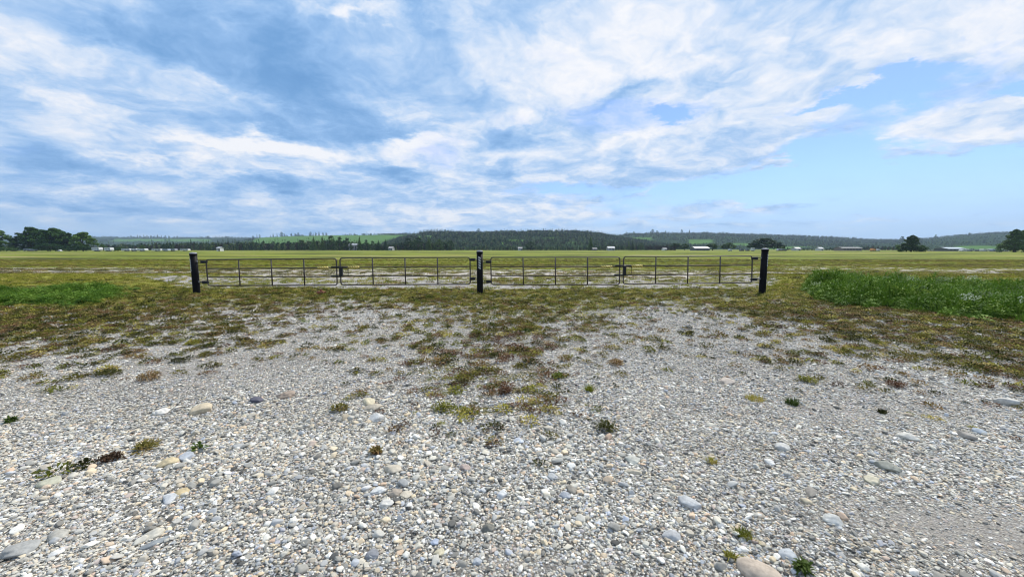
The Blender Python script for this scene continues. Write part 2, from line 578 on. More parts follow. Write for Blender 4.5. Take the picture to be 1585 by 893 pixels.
def ground_material():
    m, t, b = new_mat("ground_cover")
    geo = t.n.new('ShaderNodeNewGeometry').outputs['Position']

    def att(nm):
        a = t.n.new('ShaderNodeAttribute')
        a.attribute_name = nm
        return a.outputs['Fac']
    veg, lu, so, far = att('veg'), att('lush'), att('soil'), att('far')
    # small stones as cells, coarse and fine
    cell = t.voronoi(geo, 60.0, out='Color')
    cd = t.voronoi(geo, 60.0, out='Distance')
    cs = t.n.new('ShaderNodeSeparateXYZ')
    t.l.new(cell, cs.inputs[0])
    grav = t.ramp(cs.outputs[0], PEBBLE_STOPS)
    grav = t.mix(t.sstep(cd, 0.42, 0.75), grav, (0.12, 0.11, 0.095))
    cell2 = t.voronoi(geo, 9.0, out='Color')
    cs2 = t.n.new('ShaderNodeSeparateXYZ')
    t.l.new(cell2, cs2.inputs[0])
    grav = t.vmath('SCALE', grav, scale=t.mapr(cs2.outputs[1], 0, 1, 0.72, 1.18))
    # field soil-and-stone with a pink-grey tone
    fs = t.vmath('MULTIPLY', geo, (0.25, 1.0, 1.0))
    fn = t.noise(t.vmath('MULTIPLY', geo, (1.6, 0.7, 1.0)), 1.0, 7, 0.8)
    fieldg = t.ramp(fn, [(0.36, (0.08, 0.068, 0.04)), (0.46, (0.26, 0.23, 0.17)), (0.53, (0.44, 0.40, 0.34)), (0.66, (0.68, 0.63, 0.58))])
    grav = t.mix(t.sstep(far, 0.05, 0.3), grav, fieldg)
    grit = t.noise(geo, 90.0, 4, 0.7)
    gritc = t.ramp(grit, [(0.3, (0.15, 0.135, 0.115)), (0.5, (0.30, 0.275, 0.24)), (0.7, (0.47, 0.44, 0.40))])
    bare = t.mix(t.math('MULTIPLY', so, 0.9), grav, gritc)
    # plants as ground tone
    vn = t.noise(geo, 16.0, 6, 0.75)
    wn = t.sstep(t.noise(geo, 0.7, 4, 0.7), 0.48, 0.62)
    vdark = t.ramp(vn, [(0.36, (0.014, 0.014, 0.006)), (0.5, (0.055, 0.052, 0.018)), (0.62, (0.20, 0.165, 0.07)), (0.75, (0.42, 0.38, 0.27))])  # low end darkened like shade beneath the weeds, so leaves look lit
    vlush = t.ramp(vn, [(0.32, (0.06, 0.072, 0.014)), (0.48, (0.22, 0.235, 0.034)), (0.6, (0.40, 0.36, 0.07)), (0.75, (0.54, 0.45, 0.18))])
    vcol = t.mix(lu, vdark, vlush)
    vcol = t.mix(t.math('MULTIPLY', wn, 0.35), vcol, t.ramp(vn, [(0.3, (0.06, 0.035, 0.015)), (0.55, (0.24, 0.14, 0.06)), (0.75, (0.40, 0.28, 0.15))]))
    # distant field bands
    gs = t.n.new('ShaderNodeSeparateXYZ')
    t.l.new(geo, gs.inputs[0])
    lg = t.math('LOGARITHM', t.math('MAXIMUM', gs.outputs[1], 1.0), 2.718)
    cb = t.n.new('ShaderNodeCombineXYZ')
    t.l.new(t.math('MULTIPLY', gs.outputs[0], 0.022), cb.inputs[0])
    t.l.new(t.math('MULTIPLY', lg, 7.0), cb.inputs[1])
    bn1 = t.noise(cb.outputs[0], 1.0, 3, 0.6)
    cb2 = t.n.new('ShaderNodeCombineXYZ')
    t.l.new(t.math('MULTIPLY', gs.outputs[0], 0.10), cb2.inputs[0])
    t.l.new(t.math('MULTIPLY', lg, 30.0), cb2.inputs[1])
    bn2 = t.noise(cb2.outputs[0], 1.0, 4, 0.7)
    bb = t.math('ADD', t.math('MULTIPLY', bn1, 0.6), t.math('MULTIPLY', bn2, 0.4))
    fcol = t.ramp(bb, [(0.36, (0.05, 0.052, 0.015)), (0.44, (0.11, 0.125, 0.022)), (0.50, (0.18, 0.225, 0.028)), (0.55, (0.27, 0.285, 0.042)), (0.60, (0.27, 0.22, 0.09)), (0.66, (0.40, 0.35, 0.19))])
    fcol = t.vmath('SCALE', fcol, scale=t.mapr(t.noise(geo, 2.0, 5, 0.75), 0.3, 0.7, 0.45, 1.25))
    vcol = t.mix(t.sstep(far, 0.10, 0.6), vcol, fcol)
    edge = t.noise(geo, 22.0, 5, 0.8)
    vm = t.sstep(t.math('ADD', t.math('ADD', veg, t.math('MAXIMUM', t.math('MULTIPLY', t.sstep(far, 0.15, 0.7), 0.55), t.math('MULTIPLY', t.math('MULTIPLY', lu, veg), 0.30))), t.math('MULTIPLY', t.math('SUBTRACT', edge, 0.5), 1.8)), 0.74, 1.08)
    col = t.mix(vm, bare, vcol)
    t.l.new(col, b.inputs['Base Color'])
    b.inputs['Roughness'].default_value = 0.95
    b.inputs['Specular IOR Level'].default_value = 0.1
    bp = t.n.new('ShaderNodeBump')
    bp.inputs['Strength'].default_value = 0.9
    bp.inputs['Distance'].default_value = 0.012
    t.l.new(t.math('SUBTRACT', t.math('MULTIPLY', vn, 1.5), cd), bp.inputs['Height'])
    t.l.new(bp.outputs[0], b.inputs['Normal'])
    return m


# ------------------------------------------------------------------ ground sheet
def build_ground():
    ys = list(np.arange(-6, 20, 0.13))
    s = 0.14
    while ys[-1] < 5200:
        ys.append(ys[-1] + s)
        s *= 1.022
    xs = list(np.arange(0, 22, 0.2))
    s = 0.22
    while xs[-1] < 6800:
        xs.append(xs[-1] + s)
        s *= 1.055
    xs = np.array([-v for v in xs[:0:-1]] + xs)
    ys = np.array(ys)
    X, Y = np.meshgrid(xs, ys)
    Z = gz(X, Y)
    nx, ny = len(xs), len(ys)
    verts = np.stack([X, Y, Z], -1).reshape(-1, 3)
    i = np.arange(nx * ny).reshape(ny, nx)
    faces = np.stack([i[:-1, :-1], i[:-1, 1:], i[1:, 1:], i[1:, :-1]], -1).reshape(-1, 4)
    me = from_np("ground", verts, faces, [ground_material()], smooth=True)
    Xf, Yf = verts[:, 0], verts[:, 1]
    Yp = np.maximum(Yf, 1.0)
    v = veg_cover(Xf, Yp)
    for nm, arr in (('veg', v), ('lush', lush(Xf, Yp)), ('soil', soil(Xf, Yp)), ('far', ss(np.log(Yp), math.log(14), math.log(60)))):
        a = me.attributes.new(nm, 'FLOAT', 'POINT')
        a.data.foreach_set('value', arr.astype(np.float32))
    o = mesh_obj("ground", me)
    tag(o, kind='structure')


build_ground()


# ------------------------------------------------------------------ scatter of stuff with geometry nodes
def scatter(name, kit, pts, rot, scl, idx, label, cat):
    """one object of uncountable stuff: every point shows one of the kit's meshes"""
    me = bpy.data.meshes.new(name)
    n = len(pts)
    me.vertices.add(n)
    me.vertices.foreach_set('co', np.asarray(pts, dtype=np.float32).ravel())
    for nm, tp, arr in (('rot', 'FLOAT_VECTOR', rot), ('scl', 'FLOAT_VECTOR', scl)):
        a = me.attributes.new(nm, tp, 'POINT')
        a.data.foreach_set('vector', np.asarray(arr, dtype=np.float32).ravel())
    a = me.attributes.new('pick', 'INT', 'POINT')
    a.data.foreach_set('value', np.asarray(idx, dtype=np.int32))
    o = mesh_obj(name, me)
    c = bpy.data.collections.new(name + "_kit")
    for k in kit: c.objects.link(k)
    g = bpy.data.node_groups.new(name + "_nodes", 'GeometryNodeTree')
    g.interface.new_socket('Geometry', in_out='INPUT', socket_type='NodeSocketGeometry')
    g.interface.new_socket('Geometry', in_out='OUTPUT', socket_type='NodeSocketGeometry')
    N, L = g.nodes, g.links
    gi, go = N.new('NodeGroupInput'), N.new('NodeGroupOutput')
    ci = N.new('GeometryNodeCollectionInfo')
    ci.inputs['Collection'].default_value = c
    ci.inputs['Separate Children'].default_value = True
    ci.inputs['Reset Children'].default_value = True
    ip = N.new('GeometryNodeInstanceOnPoints')
    ip.inputs['Pick Instance'].default_value = True
    for nm, tp, sk in (('rot', 'FLOAT_VECTOR', 'Rotation'), ('scl', 'FLOAT_VECTOR', 'Scale'), ('pick', 'INT', 'Instance Index')):
        a = N.new('GeometryNodeInputNamedAttribute')
        a.data_type = tp
        a.inputs['Name'].default_value = nm
        L.new([q for q in a.outputs if q.enabled and q.name == 'Attribute'][0], ip.inputs[sk])
    L.new(gi.outputs[0], ip.inputs['Points'])
    L.new(ci.outputs[0], ip.inputs['Instance'])
    L.new(ip.outputs[0], go.inputs[0])
    md = o.modifiers.new("scatter", 'NODES')
    md.node_group = g
    return tag(o, label, cat, kind='stuff')


def kit_obj(name, me):
    return bpy.data.objects.new(name, me)


# ------------------------------------------------------------------ pebbles
def stone_mesh(name, sub, seed, flat=0.5, lump=0.22, mat=None, facet=0.0):
    bm = bmesh.new()
    bmesh.ops.create_icosphere(bm, subdivisions=sub, radius=1.0)
    rs = random.Random(seed)
    off = Vector((rs.uniform(-50, 50), rs.uniform(-50, 50), rs.uniform(-50, 50)))
    el = rs.uniform(0.62, 0.95)
    cuts = [(Vector((rs.gauss(0, 1), rs.gauss(0, 1), rs.gauss(0, 0.8))).normalized(), rs.uniform(0.62, 0.86)) for _ in range(8)]
    for v in bm.verts:
        d = v.co.normalized()
        k = 1 + lump * mnoise.noise(d * 1.1 + off) + lump * 0.35 * mnoise.noise(d * 2.6 + off)
        p = d * k
        for nrm, h in cuts:                       # worn flat faces
            e = p.dot(nrm) - h
            if e > 0: p = p - nrm * e * (0.55 + facet)
        v.co = Vector((p.x, p.y * el, p.z * flat))
    return bm_mesh(name, bm, mat, smooth=True)


PEB = pebble_material()
peb_near = [kit_obj("pebble", stone_mesh("pebble", 3, 100 + i, [0.36, 0.5, 0.28, 0.5, 0.4, 0.45, 0.3, 0.62][i], 0.36, PEB, 0.35)) for i in range(8)]
peb_far = [kit_obj("pebble", stone_mesh("pebble", 2, 200 + i, 0.26 + 0.05 * i, 0.36, PEB, 0.35)) for i in range(6)]


def sample_wedge(y0, y1, dens, margin=1.25, extra=1.0):
    """random ground points in the part of the ground in view, plus a margin"""
    half = 1.36 * margin
    wmax = half * y1 + extra
    n = int(dens * 2 * wmax * (y1 - y0))
    Y = rng.uniform(y0, y1, n)
    X = rng.uniform(-wmax, wmax, n)
    k = np.abs(X) < half * Y + extra
    return X[k], Y[k]


def build_pebbles():
    def layer(y0, y1, dens, med, sig, lo, hi, kit, nm, lab, keepveg=0.35, extra=1.0, tone=0):
        X, Y = sample_wedge(y0, y1, dens, 1.12, extra)
        r = np.clip(rng.lognormal(math.log(med), sig, len(X)), lo, hi)
        rf = rockfall(X, Y)
        r = r * (0.86 + 0.32 * rf)
        so = soil(X, Y)
        v = veg_cover(X, Y)
        keep = rng.random(len(X)) < (1 - 0.62 * so) * (1 - (1 - keepveg) * ss(v, 0.35, 0.9))
        X, Y, r, so = X[keep], Y[keep], r[keep], so[keep]
        r = r * (1 - 0.35 * so)
        n = len(X)
        tilt = 0.28
        rot = np.stack([rng.normal(0, tilt, n), rng.normal(0, tilt, n), rng.uniform(0, 2 * np.pi, n)], -1)
        asp = rng.uniform(0.75, 1.3, n)
        scl = np.stack([r * asp, r / np.sqrt(asp), r * rng.uniform(0.8, 1.2, n)], -1)
        Z = gz(X, Y) + r * rng.uniform(-0.05, 0.35, n)
        scatter(nm, kit, np.stack([X, Y, Z], -1), rot, scl, rng.integers(0, len(kit), n), lab, 'gravel')
        return n
    n = 0
    n += layer(0.9, 3.6, 7000, 0.0071, 0.52, 0.0035, 0.04, peb_near, "gravel", "loose grey, white and tan river gravel filling the foreground", extra=1.6)
    n += layer(3.6, 7.5, 3000, 0.0100, 0.46, 0.005, 0.045, peb_far, "gravel", "pale river gravel in the middle of the lot, between the foreground and the weeds")
    n += layer(7.5, 14.5, 950, 0.0150, 0.42, 0.007, 0.05, peb_far, "gravel", "pale gravel showing between weeds just before the gates", keepveg=0.8)
    print("pebbles", n)


build_pebbles()


# ------------------------------------------------------------------ plants
def leaf_fan(leaves, seed, spread, height, ll, lw, droop=0.4, stem=True, up=0.5):
    """small weed: leaves along short spreading stems, as triangle pairs"""
    rs = random.Random(seed)
    V, F = [], []
    for i in range(leaves):
        a = rs.uniform(0, 2 * math.pi)
        rr = spread * rs.random() ** 0.7
        zz = height * rs.random() * (1 - 0.5 * rr / spread)
        base = Vector((math.cos(a) * rr, math.sin(a) * rr, zz))
        b = a + rs.gauss(0, 0.8)
        el = rs.gauss(up, 0.45)
        L = ll * rs.uniform(0.6, 1.3)
        Wd = lw * rs.uniform(0.7, 1.2)
        dr = Vector((math.cos(b) * math.cos(el), math.sin(b) * math.cos(el), math.sin(el)))
        sd = Vector((-math.sin(b), math.cos(b), rs.gauss(0, 0.4))).normalized()
        mid = base + dr * L * 0.5 + Vector((0, 0, L * 0.08))
        tip = base + dr * L + Vector((0, 0, -droop * L * 0.5))
        k = len(V)
        V += [base, mid - sd * Wd * 0.5, tip, mid + sd * Wd * 0.5]
        F.append((k, k + 1, k + 2, k + 3))
    return V, F


def grass_tuft(blades, seed, spread, h, w, lean=0.45, curl=0.35):
    rs = random.Random(seed)
    V, F = [], []
    for i in range(blades):
        a = rs.uniform(0, 2 * math.pi)
        rr = spread * rs.random() ** 0.6
        base = Vector((math.cos(a) * rr, math.sin(a) * rr, -0.01))
        b = rs.uniform(0, 2 * math.pi)
        H = h * rs.uniform(0.45, 1.15)
        ln = rs.gauss(0, lean)
        dr = Vector((math.cos(b), math.sin(b), 0))
        sd = Vector((-math.sin(b), math.cos(b), 0))
        q = rs.uniform(0, math.pi)
        sd = Vector((math.cos(q), math.sin(q), 0))
        Wd = w * rs.uniform(0.6, 1.2)
        p1 = base + dr * ln * H * 0.35 + Vector((0, 0, H * 0.55))
        p2 = base + dr * (ln * H + abs(curl * H * rs.random())) + Vector((0, 0, H * (1 - 0.3 * abs(ln))))
        k = len(V)
        V += [base - sd * Wd * 0.5, base + sd * Wd * 0.5, p1 + sd * Wd * 0.42, p1 - sd * Wd * 0.42, p2 + sd * Wd * 0.06, p2 - sd * Wd * 0.06]
        F += [(k, k + 1, k + 2, k + 3), (k + 3, k + 2, k + 4, k + 5)]
    return V, F


M_WEED_DARK = foliage_mat("weed_dark", [(0.0, (0.018, 0.020, 0.008)), (0.3, (0.07, 0.075, 0.020)), (0.6, (0.20, 0.175, 0.045)), (0.8, (0.23, 0.135, 0.06)), (1.0, (0.46, 0.38, 0.19))], 9.0)  # wide tone range paints the contrast of lit leaves and dark gaps
M_WEED_RED = foliage_mat("weed_red", [(0.0, (0.045, 0.030, 0.018)), (0.5, (0.14, 0.075, 0.045)), (1.0, (0.25, 0.15, 0.08))], 9.0)
M_WEED_OLIVE = foliage_mat("weed_olive", [(0.0, (0.030, 0.036, 0.009)), (0.4, (0.15, 0.165, 0.028)), (0.7, (0.34, 0.31, 0.055)), (1.0, (0.58, 0.46, 0.18))], 9.0)  # ramp ends pushed apart too, lit leaf against shaded gap put into colour
M_WEED_GREEN = foliage_mat("weed_green", [(0.0, (0.035, 0.060, 0.014)), (0.5, (0.090, 0.135, 0.026)), (1.0, (0.20, 0.26, 0.055))], 9.0)
M_GRASS_YEL = foliage_mat("grass_yellow", [(0.0, (0.14, 0.155, 0.020)), (0.4, (0.25, 0.27, 0.032)), (0.75, (0.40, 0.36, 0.06)), (1.0, (0.50, 0.40, 0.14))], 6.0)
M_GRASS_LUSH = foliage_mat("grass_lush", [(0.0, (0.028, 0.065, 0.008)), (0.35, (0.080, 0.165, 0.016)), (0.7, (0.14, 0.25, 0.028)), (1.0, (0.30, 0.39, 0.09))], 3.0)


def plant_mesh(name, VF, mat, smooth=False):
    V, F = VF
    return from_np(name, np.array([tuple(v) for v in V]), np.array(F), [mat], smooth)


def build_cover():
    # low weeds between the gravel and the gates
    kit = []
    for i, (m, n, sp, h, ll, lw) in enumerate([
            (M_WEED_DARK, 44, 0.10, 0.035, 0.040, 0.015), (M_WEED_DARK, 60, 0.13, 0.05, 0.045, 0.016), (M_WEED_RED, 40, 0.10, 0.035, 0.038, 0.014),
            (M_WEED_OLIVE, 50, 0.12, 0.04, 0.042, 0.016), (M_WEED_OLIVE, 34, 0.09, 0.05, 0.05, 0.012), (M_WEED_GREEN, 36, 0.09, 0.045, 0.042, 0.018)]):
        kit.append(kit_obj("weed", plant_mesh("weed", leaf_fan(n, 300 + i, sp, h * 1.5, ll * 1.25, lw * 1.5, up=0.6), m)))
    kit.append(kit_obj("weed", plant_mesh("weed", grass_tuft(34, 320, 0.06, 0.07, 0.006, 0.7), M_GRASS_YEL)))
    kit.append(kit_obj("weed", plant_mesh("weed", grass_tuft(40, 321, 0.09, 0.06, 0.007, 0.8), M_WEED_OLIVE)))
    X, Y = sample_wedge(2.2, 15.4, 135, 1.10, 1.0)
    v = veg_cover(X, Y)
    clump = fbm(X, Y, 4.6, 4, 21.0, 0.65)
    keep = rng.random(len(X)) < np.clip(v ** 1.15 * (0.20 + 0.85 * ss(clump, 0.42, 0.60)), 0, 1)
    keep &= ~((Y < 4.6) & (v < 0.08))
    X, Y, v = X[keep], Y[keep], v[keep]
    lu = lush(X, Y)
    n = len(X)
    u = rng.random(n)
    red = fbm(X, Y, 0.8, 2, 31.0)
    idx = np.where(u < 0.34, 0, np.where(u < 0.62, 1, np.where(u < 0.62 + 0.3 * red, 2, 3)))
    w = rng.random(n)
    sel = w < lu * 0.95
    px_, py_ = proj(X, Y)
    idx = np.where((np.abs(px_ - 730) < 130) & (py_ > 520) & (rng.random(n) < 0.4), 2, idx)
    idx = np.where(sel, rng.choice([3, 4, 6, 7, 5, 6], n, p=[0.22, 0.2, 0.2, 0.2, 0.03, 0.15]), idx)
    s = rng.uniform(0.40, 1.15, n) * (0.6 + 0.4 * np.clip(v, 0, 1)) * np.clip(0.7 + Y * 0.03, 0.8, 1.1)
    rot = np.stack([rng.normal(0, 0.08, n), rng.normal(0, 0.08, n), rng.uniform(0, 6.28, n)], -1)
    scatter("weeds", kit, np.stack([X, Y, gz(X, Y) + 0.008], -1), rot, np.stack([s, s, s * rng.uniform(0.7, 1.2, n)], -1), idx,
            "low olive and reddish brown weeds creeping over the gravel before the gates", 'weeds')
    print('weeds', n)
    # stubble and tufts behind the gates
    kit2 = [kit_obj("stubble", plant_mesh("stubble", grass_tuft(30, 340 + i, 0.14, 0.085, 0.012, 0.8), m)) for i, m in enumerate([M_GRASS_YEL, M_WEED_OLIVE, M_WEED_DARK, M_GRASS_YEL])]
    kit2.append(kit_obj("stubble", plant_mesh("stubble", leaf_fan(34, 350, 0.16, 0.06, 0.07, 0.03), M_WEED_DARK)))
    X, Y = sample_wedge(14.2, 60, 20, 1.05, 1.0)
    v = veg_cover(X, Y)
    keep = rng.random(len(X)) < (np.where(Y < 38, 0.42 * ss(fbm(X * 0.7, Y, 0.9, 3, 47.0), 0.4, 0.6), 0.05) + v * (0.25 + 0.75 * ss(fbm(X * 0.4, Y, 0.7, 3, 41.0), 0.35, 0.65))) * np.clip(26 / Y, 0, 1)
    X, Y = X[keep], Y[keep]
    n = len(X)
    band = fbm(X * 0.06, Y, 0.22, 3, 44.0)
    u = rng.random(n) + (band - 0.5) * 1.4
    idx = np.where(u < 0.22, 2, np.where(u < 0.36, 4, np.where(u < 0.62, 1, np.where(u < 0.8, 0, 3))))
    s = rng.uniform(0.6, 1.3, n)
    rot = np.stack([np.zeros(n), np.zeros(n), rng.uniform(0, 6.28, n)], -1)
    scatter("stubble", kit2, np.stack([X, Y, gz(X, Y)], -1), rot, np.stack([s * 1.3, s * 1.3, s], -1), idx,
            "mown yellowing stubble and weeds of the field behind the gates", 'grass')
    print('stubble', n)
    # yellow-green mown verge on the banks and around the posts
    kitv = [kit_obj("verge_tuft", plant_mesh("verge_tuft", grass_tuft(46, 360 + i, 0.11, 0.075, 0.007, 0.7), [M_GRASS_YEL, M_WEED_OLIVE, M_GRASS_YEL][i])) for i in range(3)]
    X, Y = sample_wedge(8.0, 22, 26, 1.12, 1.0)
    px, py = proj(X, Y)
    zone = np.maximum(ss(X, 8.0, 9.6) * (1 - ss(py, 478, 500)), ss(-X, 9.6, 12) * (1 - ss(py, 470, 485)))
    zone = np.maximum(zone * ss(py, 424, 428), bank(X, Y))
    keep = rng.random(len(X)) < zone * 0.95 * np.clip((12 / Y) ** 0.6, 0, 1)
    X, Y = X[keep], Y[keep]
    n = len(X)
    s = rng.uniform(0.7, 1.3, n)
    rot = np.stack([np.zeros(n), np.zeros(n), rng.uniform(0, 6.28, n)], -1)
    scatter("grass", kitv, np.stack([X, Y, gz(X, Y)], -1), rot, np.stack([s, s, s], -1), rng.integers(0, 3, n),
            "short yellow green grass on the banks either side of the gates", 'grass')
    print('verge', n)


build_cover()


def tall_grass_masks(X, Y):
    px, py = proj(X, Y)
    lo = np.interp(px, [1235, 1270, 1400, 1585, 1900], [448, 468, 484, 499, 525])
    hi = np.interp(px, [1235, 1300, 1585, 1900], [446, 442, 452, 462])
    n1 = (fbm(X, Y, 0.9, 3, 51.0) - 0.5) * 10
    r = ss(px, 1236, 1262) * (1 - ss(py + n1, lo - 6, lo + 4)) * ss(py + n1 * 0.5, hi - 4, hi + 5)
    lo2 = np.interp(px, [-400, 0, 130, 205, 230], [482, 474, 474, 458, 450])
    hi2 = np.interp(px, [-400, 0, 130, 205, 230], [447, 449, 447, 448, 449])
    l = (1 - ss(px + n1 * 6, 150, 225)) * (0.25 + 0.75 * ss(fbm(X, Y, 0.7, 3, 57.0), 0.38, 0.56)) * (1 - ss(py + n1 * 1.6, lo2 - 8, lo2 + 3)) * ss(py + n1 * 0.5, hi2 - 3, hi2 + 4)
    return r, l


def build_tall_grass():
    kit = [kit_obj("grass_tuft", plant_mesh("grass_tuft", grass_tuft(36, 400 + i, 0.12, 0.42, 0.014, 0.45, 0.5), M_GRASS_LUSH)) for i in range(4)]
    kit += [kit_obj("grass_tuft", plant_mesh("grass_tuft", leaf_fan(95, 410 + i, 0.15, 0.44, 0.085, 0.042, 0.6), M_GRASS_LUSH)) for i in range(2)]
    for which in (0, 1):
        X, Y = sample_wedge(7.2, 17, 62, 1.22, 1.0)
        m = tall_grass_masks(X, Y)[which]
        keep = rng.random(len(X)) < m
        X, Y, m = X[keep], Y[keep], m[keep]
        n = len(X)
        h = (0.44 if which == 0 else 0.26) * (0.40 + 0.6 * ss(m, 0.2, 1.0)) * (0.15 + 1.95 * (fbm(X, Y, 1.1, 4, 61.0, 0.6))) * rng.uniform(0.75, 1.2, n)
        if which == 0:
            h = h * (1 + 0.25 * np.exp(-((X - 11.6) / 0.9) ** 2))
        s = h / 0.42
        idx = rng.choice(6, n, p=[0.14, 0.14, 0.14, 0.12, 0.23, 0.23])
        rot = np.stack([rng.normal(0, 0.1, n), rng.normal(0, 0.1, n), rng.uniform(0, 6.28, n)], -1)
        scatter("tall_grass", kit, np.stack([X, Y, gz(X, Y)], -1), rot, np.stack([np.ones(n), np.ones(n), s], -1), idx,
                ["tall lush green grass and weeds in the ditch right of the gates", "short lush green grass patch on the bank at the left edge"][which], 'grass')
        print('tall', n)
    # pale seed heads standing above the right patch
    V, F = [], []
    rs = random.Random(5)
    for i in range(26):
        a, r = rs.uniform(0, 6.28), 0.15 * rs.random()
        base = Vector((math.cos(a) * r, math.sin(a) * r, rs.uniform(0.36, 0.5)))
        for k in range(3):
            q = len(V)
            c = base + Vector((rs.gauss(0, 0.008), rs.gauss(0, 0.008), k * 0.012))
            s = 0.008
            V += [c + Vector((s, 0, 0)), c + Vector((0, s, s)), c + Vector((-s, 0, 0)), c + Vector((0, -s, -s))]
            F.append((q, q + 1, q + 2, q + 3))
    seedm = plain("seed_head", (0.42, 0.46, 0.30), 0.8)
    k = kit_obj("seed_head", plant_mesh("seed_head", (V, F), seedm))
    X, Y = sample_wedge(7.2, 15, 3.0, 1.22, 1.0)
    m = tall_grass_masks(X, Y)[0]
    keep = rng.random(len(X)) < m * ss(X, 10, 12) * 0.8
    X, Y = X[keep], Y[keep]
    n = len(X)
    scatter("seed_heads", [k], np.stack([X, Y, gz(X, Y)], -1), np.stack([np.zeros(n), np.zeros(n), rng.uniform(0, 6, n)], -1), np.ones((n, 3)) * rng.uniform(0.8, 1.2, (n, 1)), np.zeros(n),
            "pale seed heads and small blossoms above the tall grass on the right", 'blossoms')


build_tall_grass()


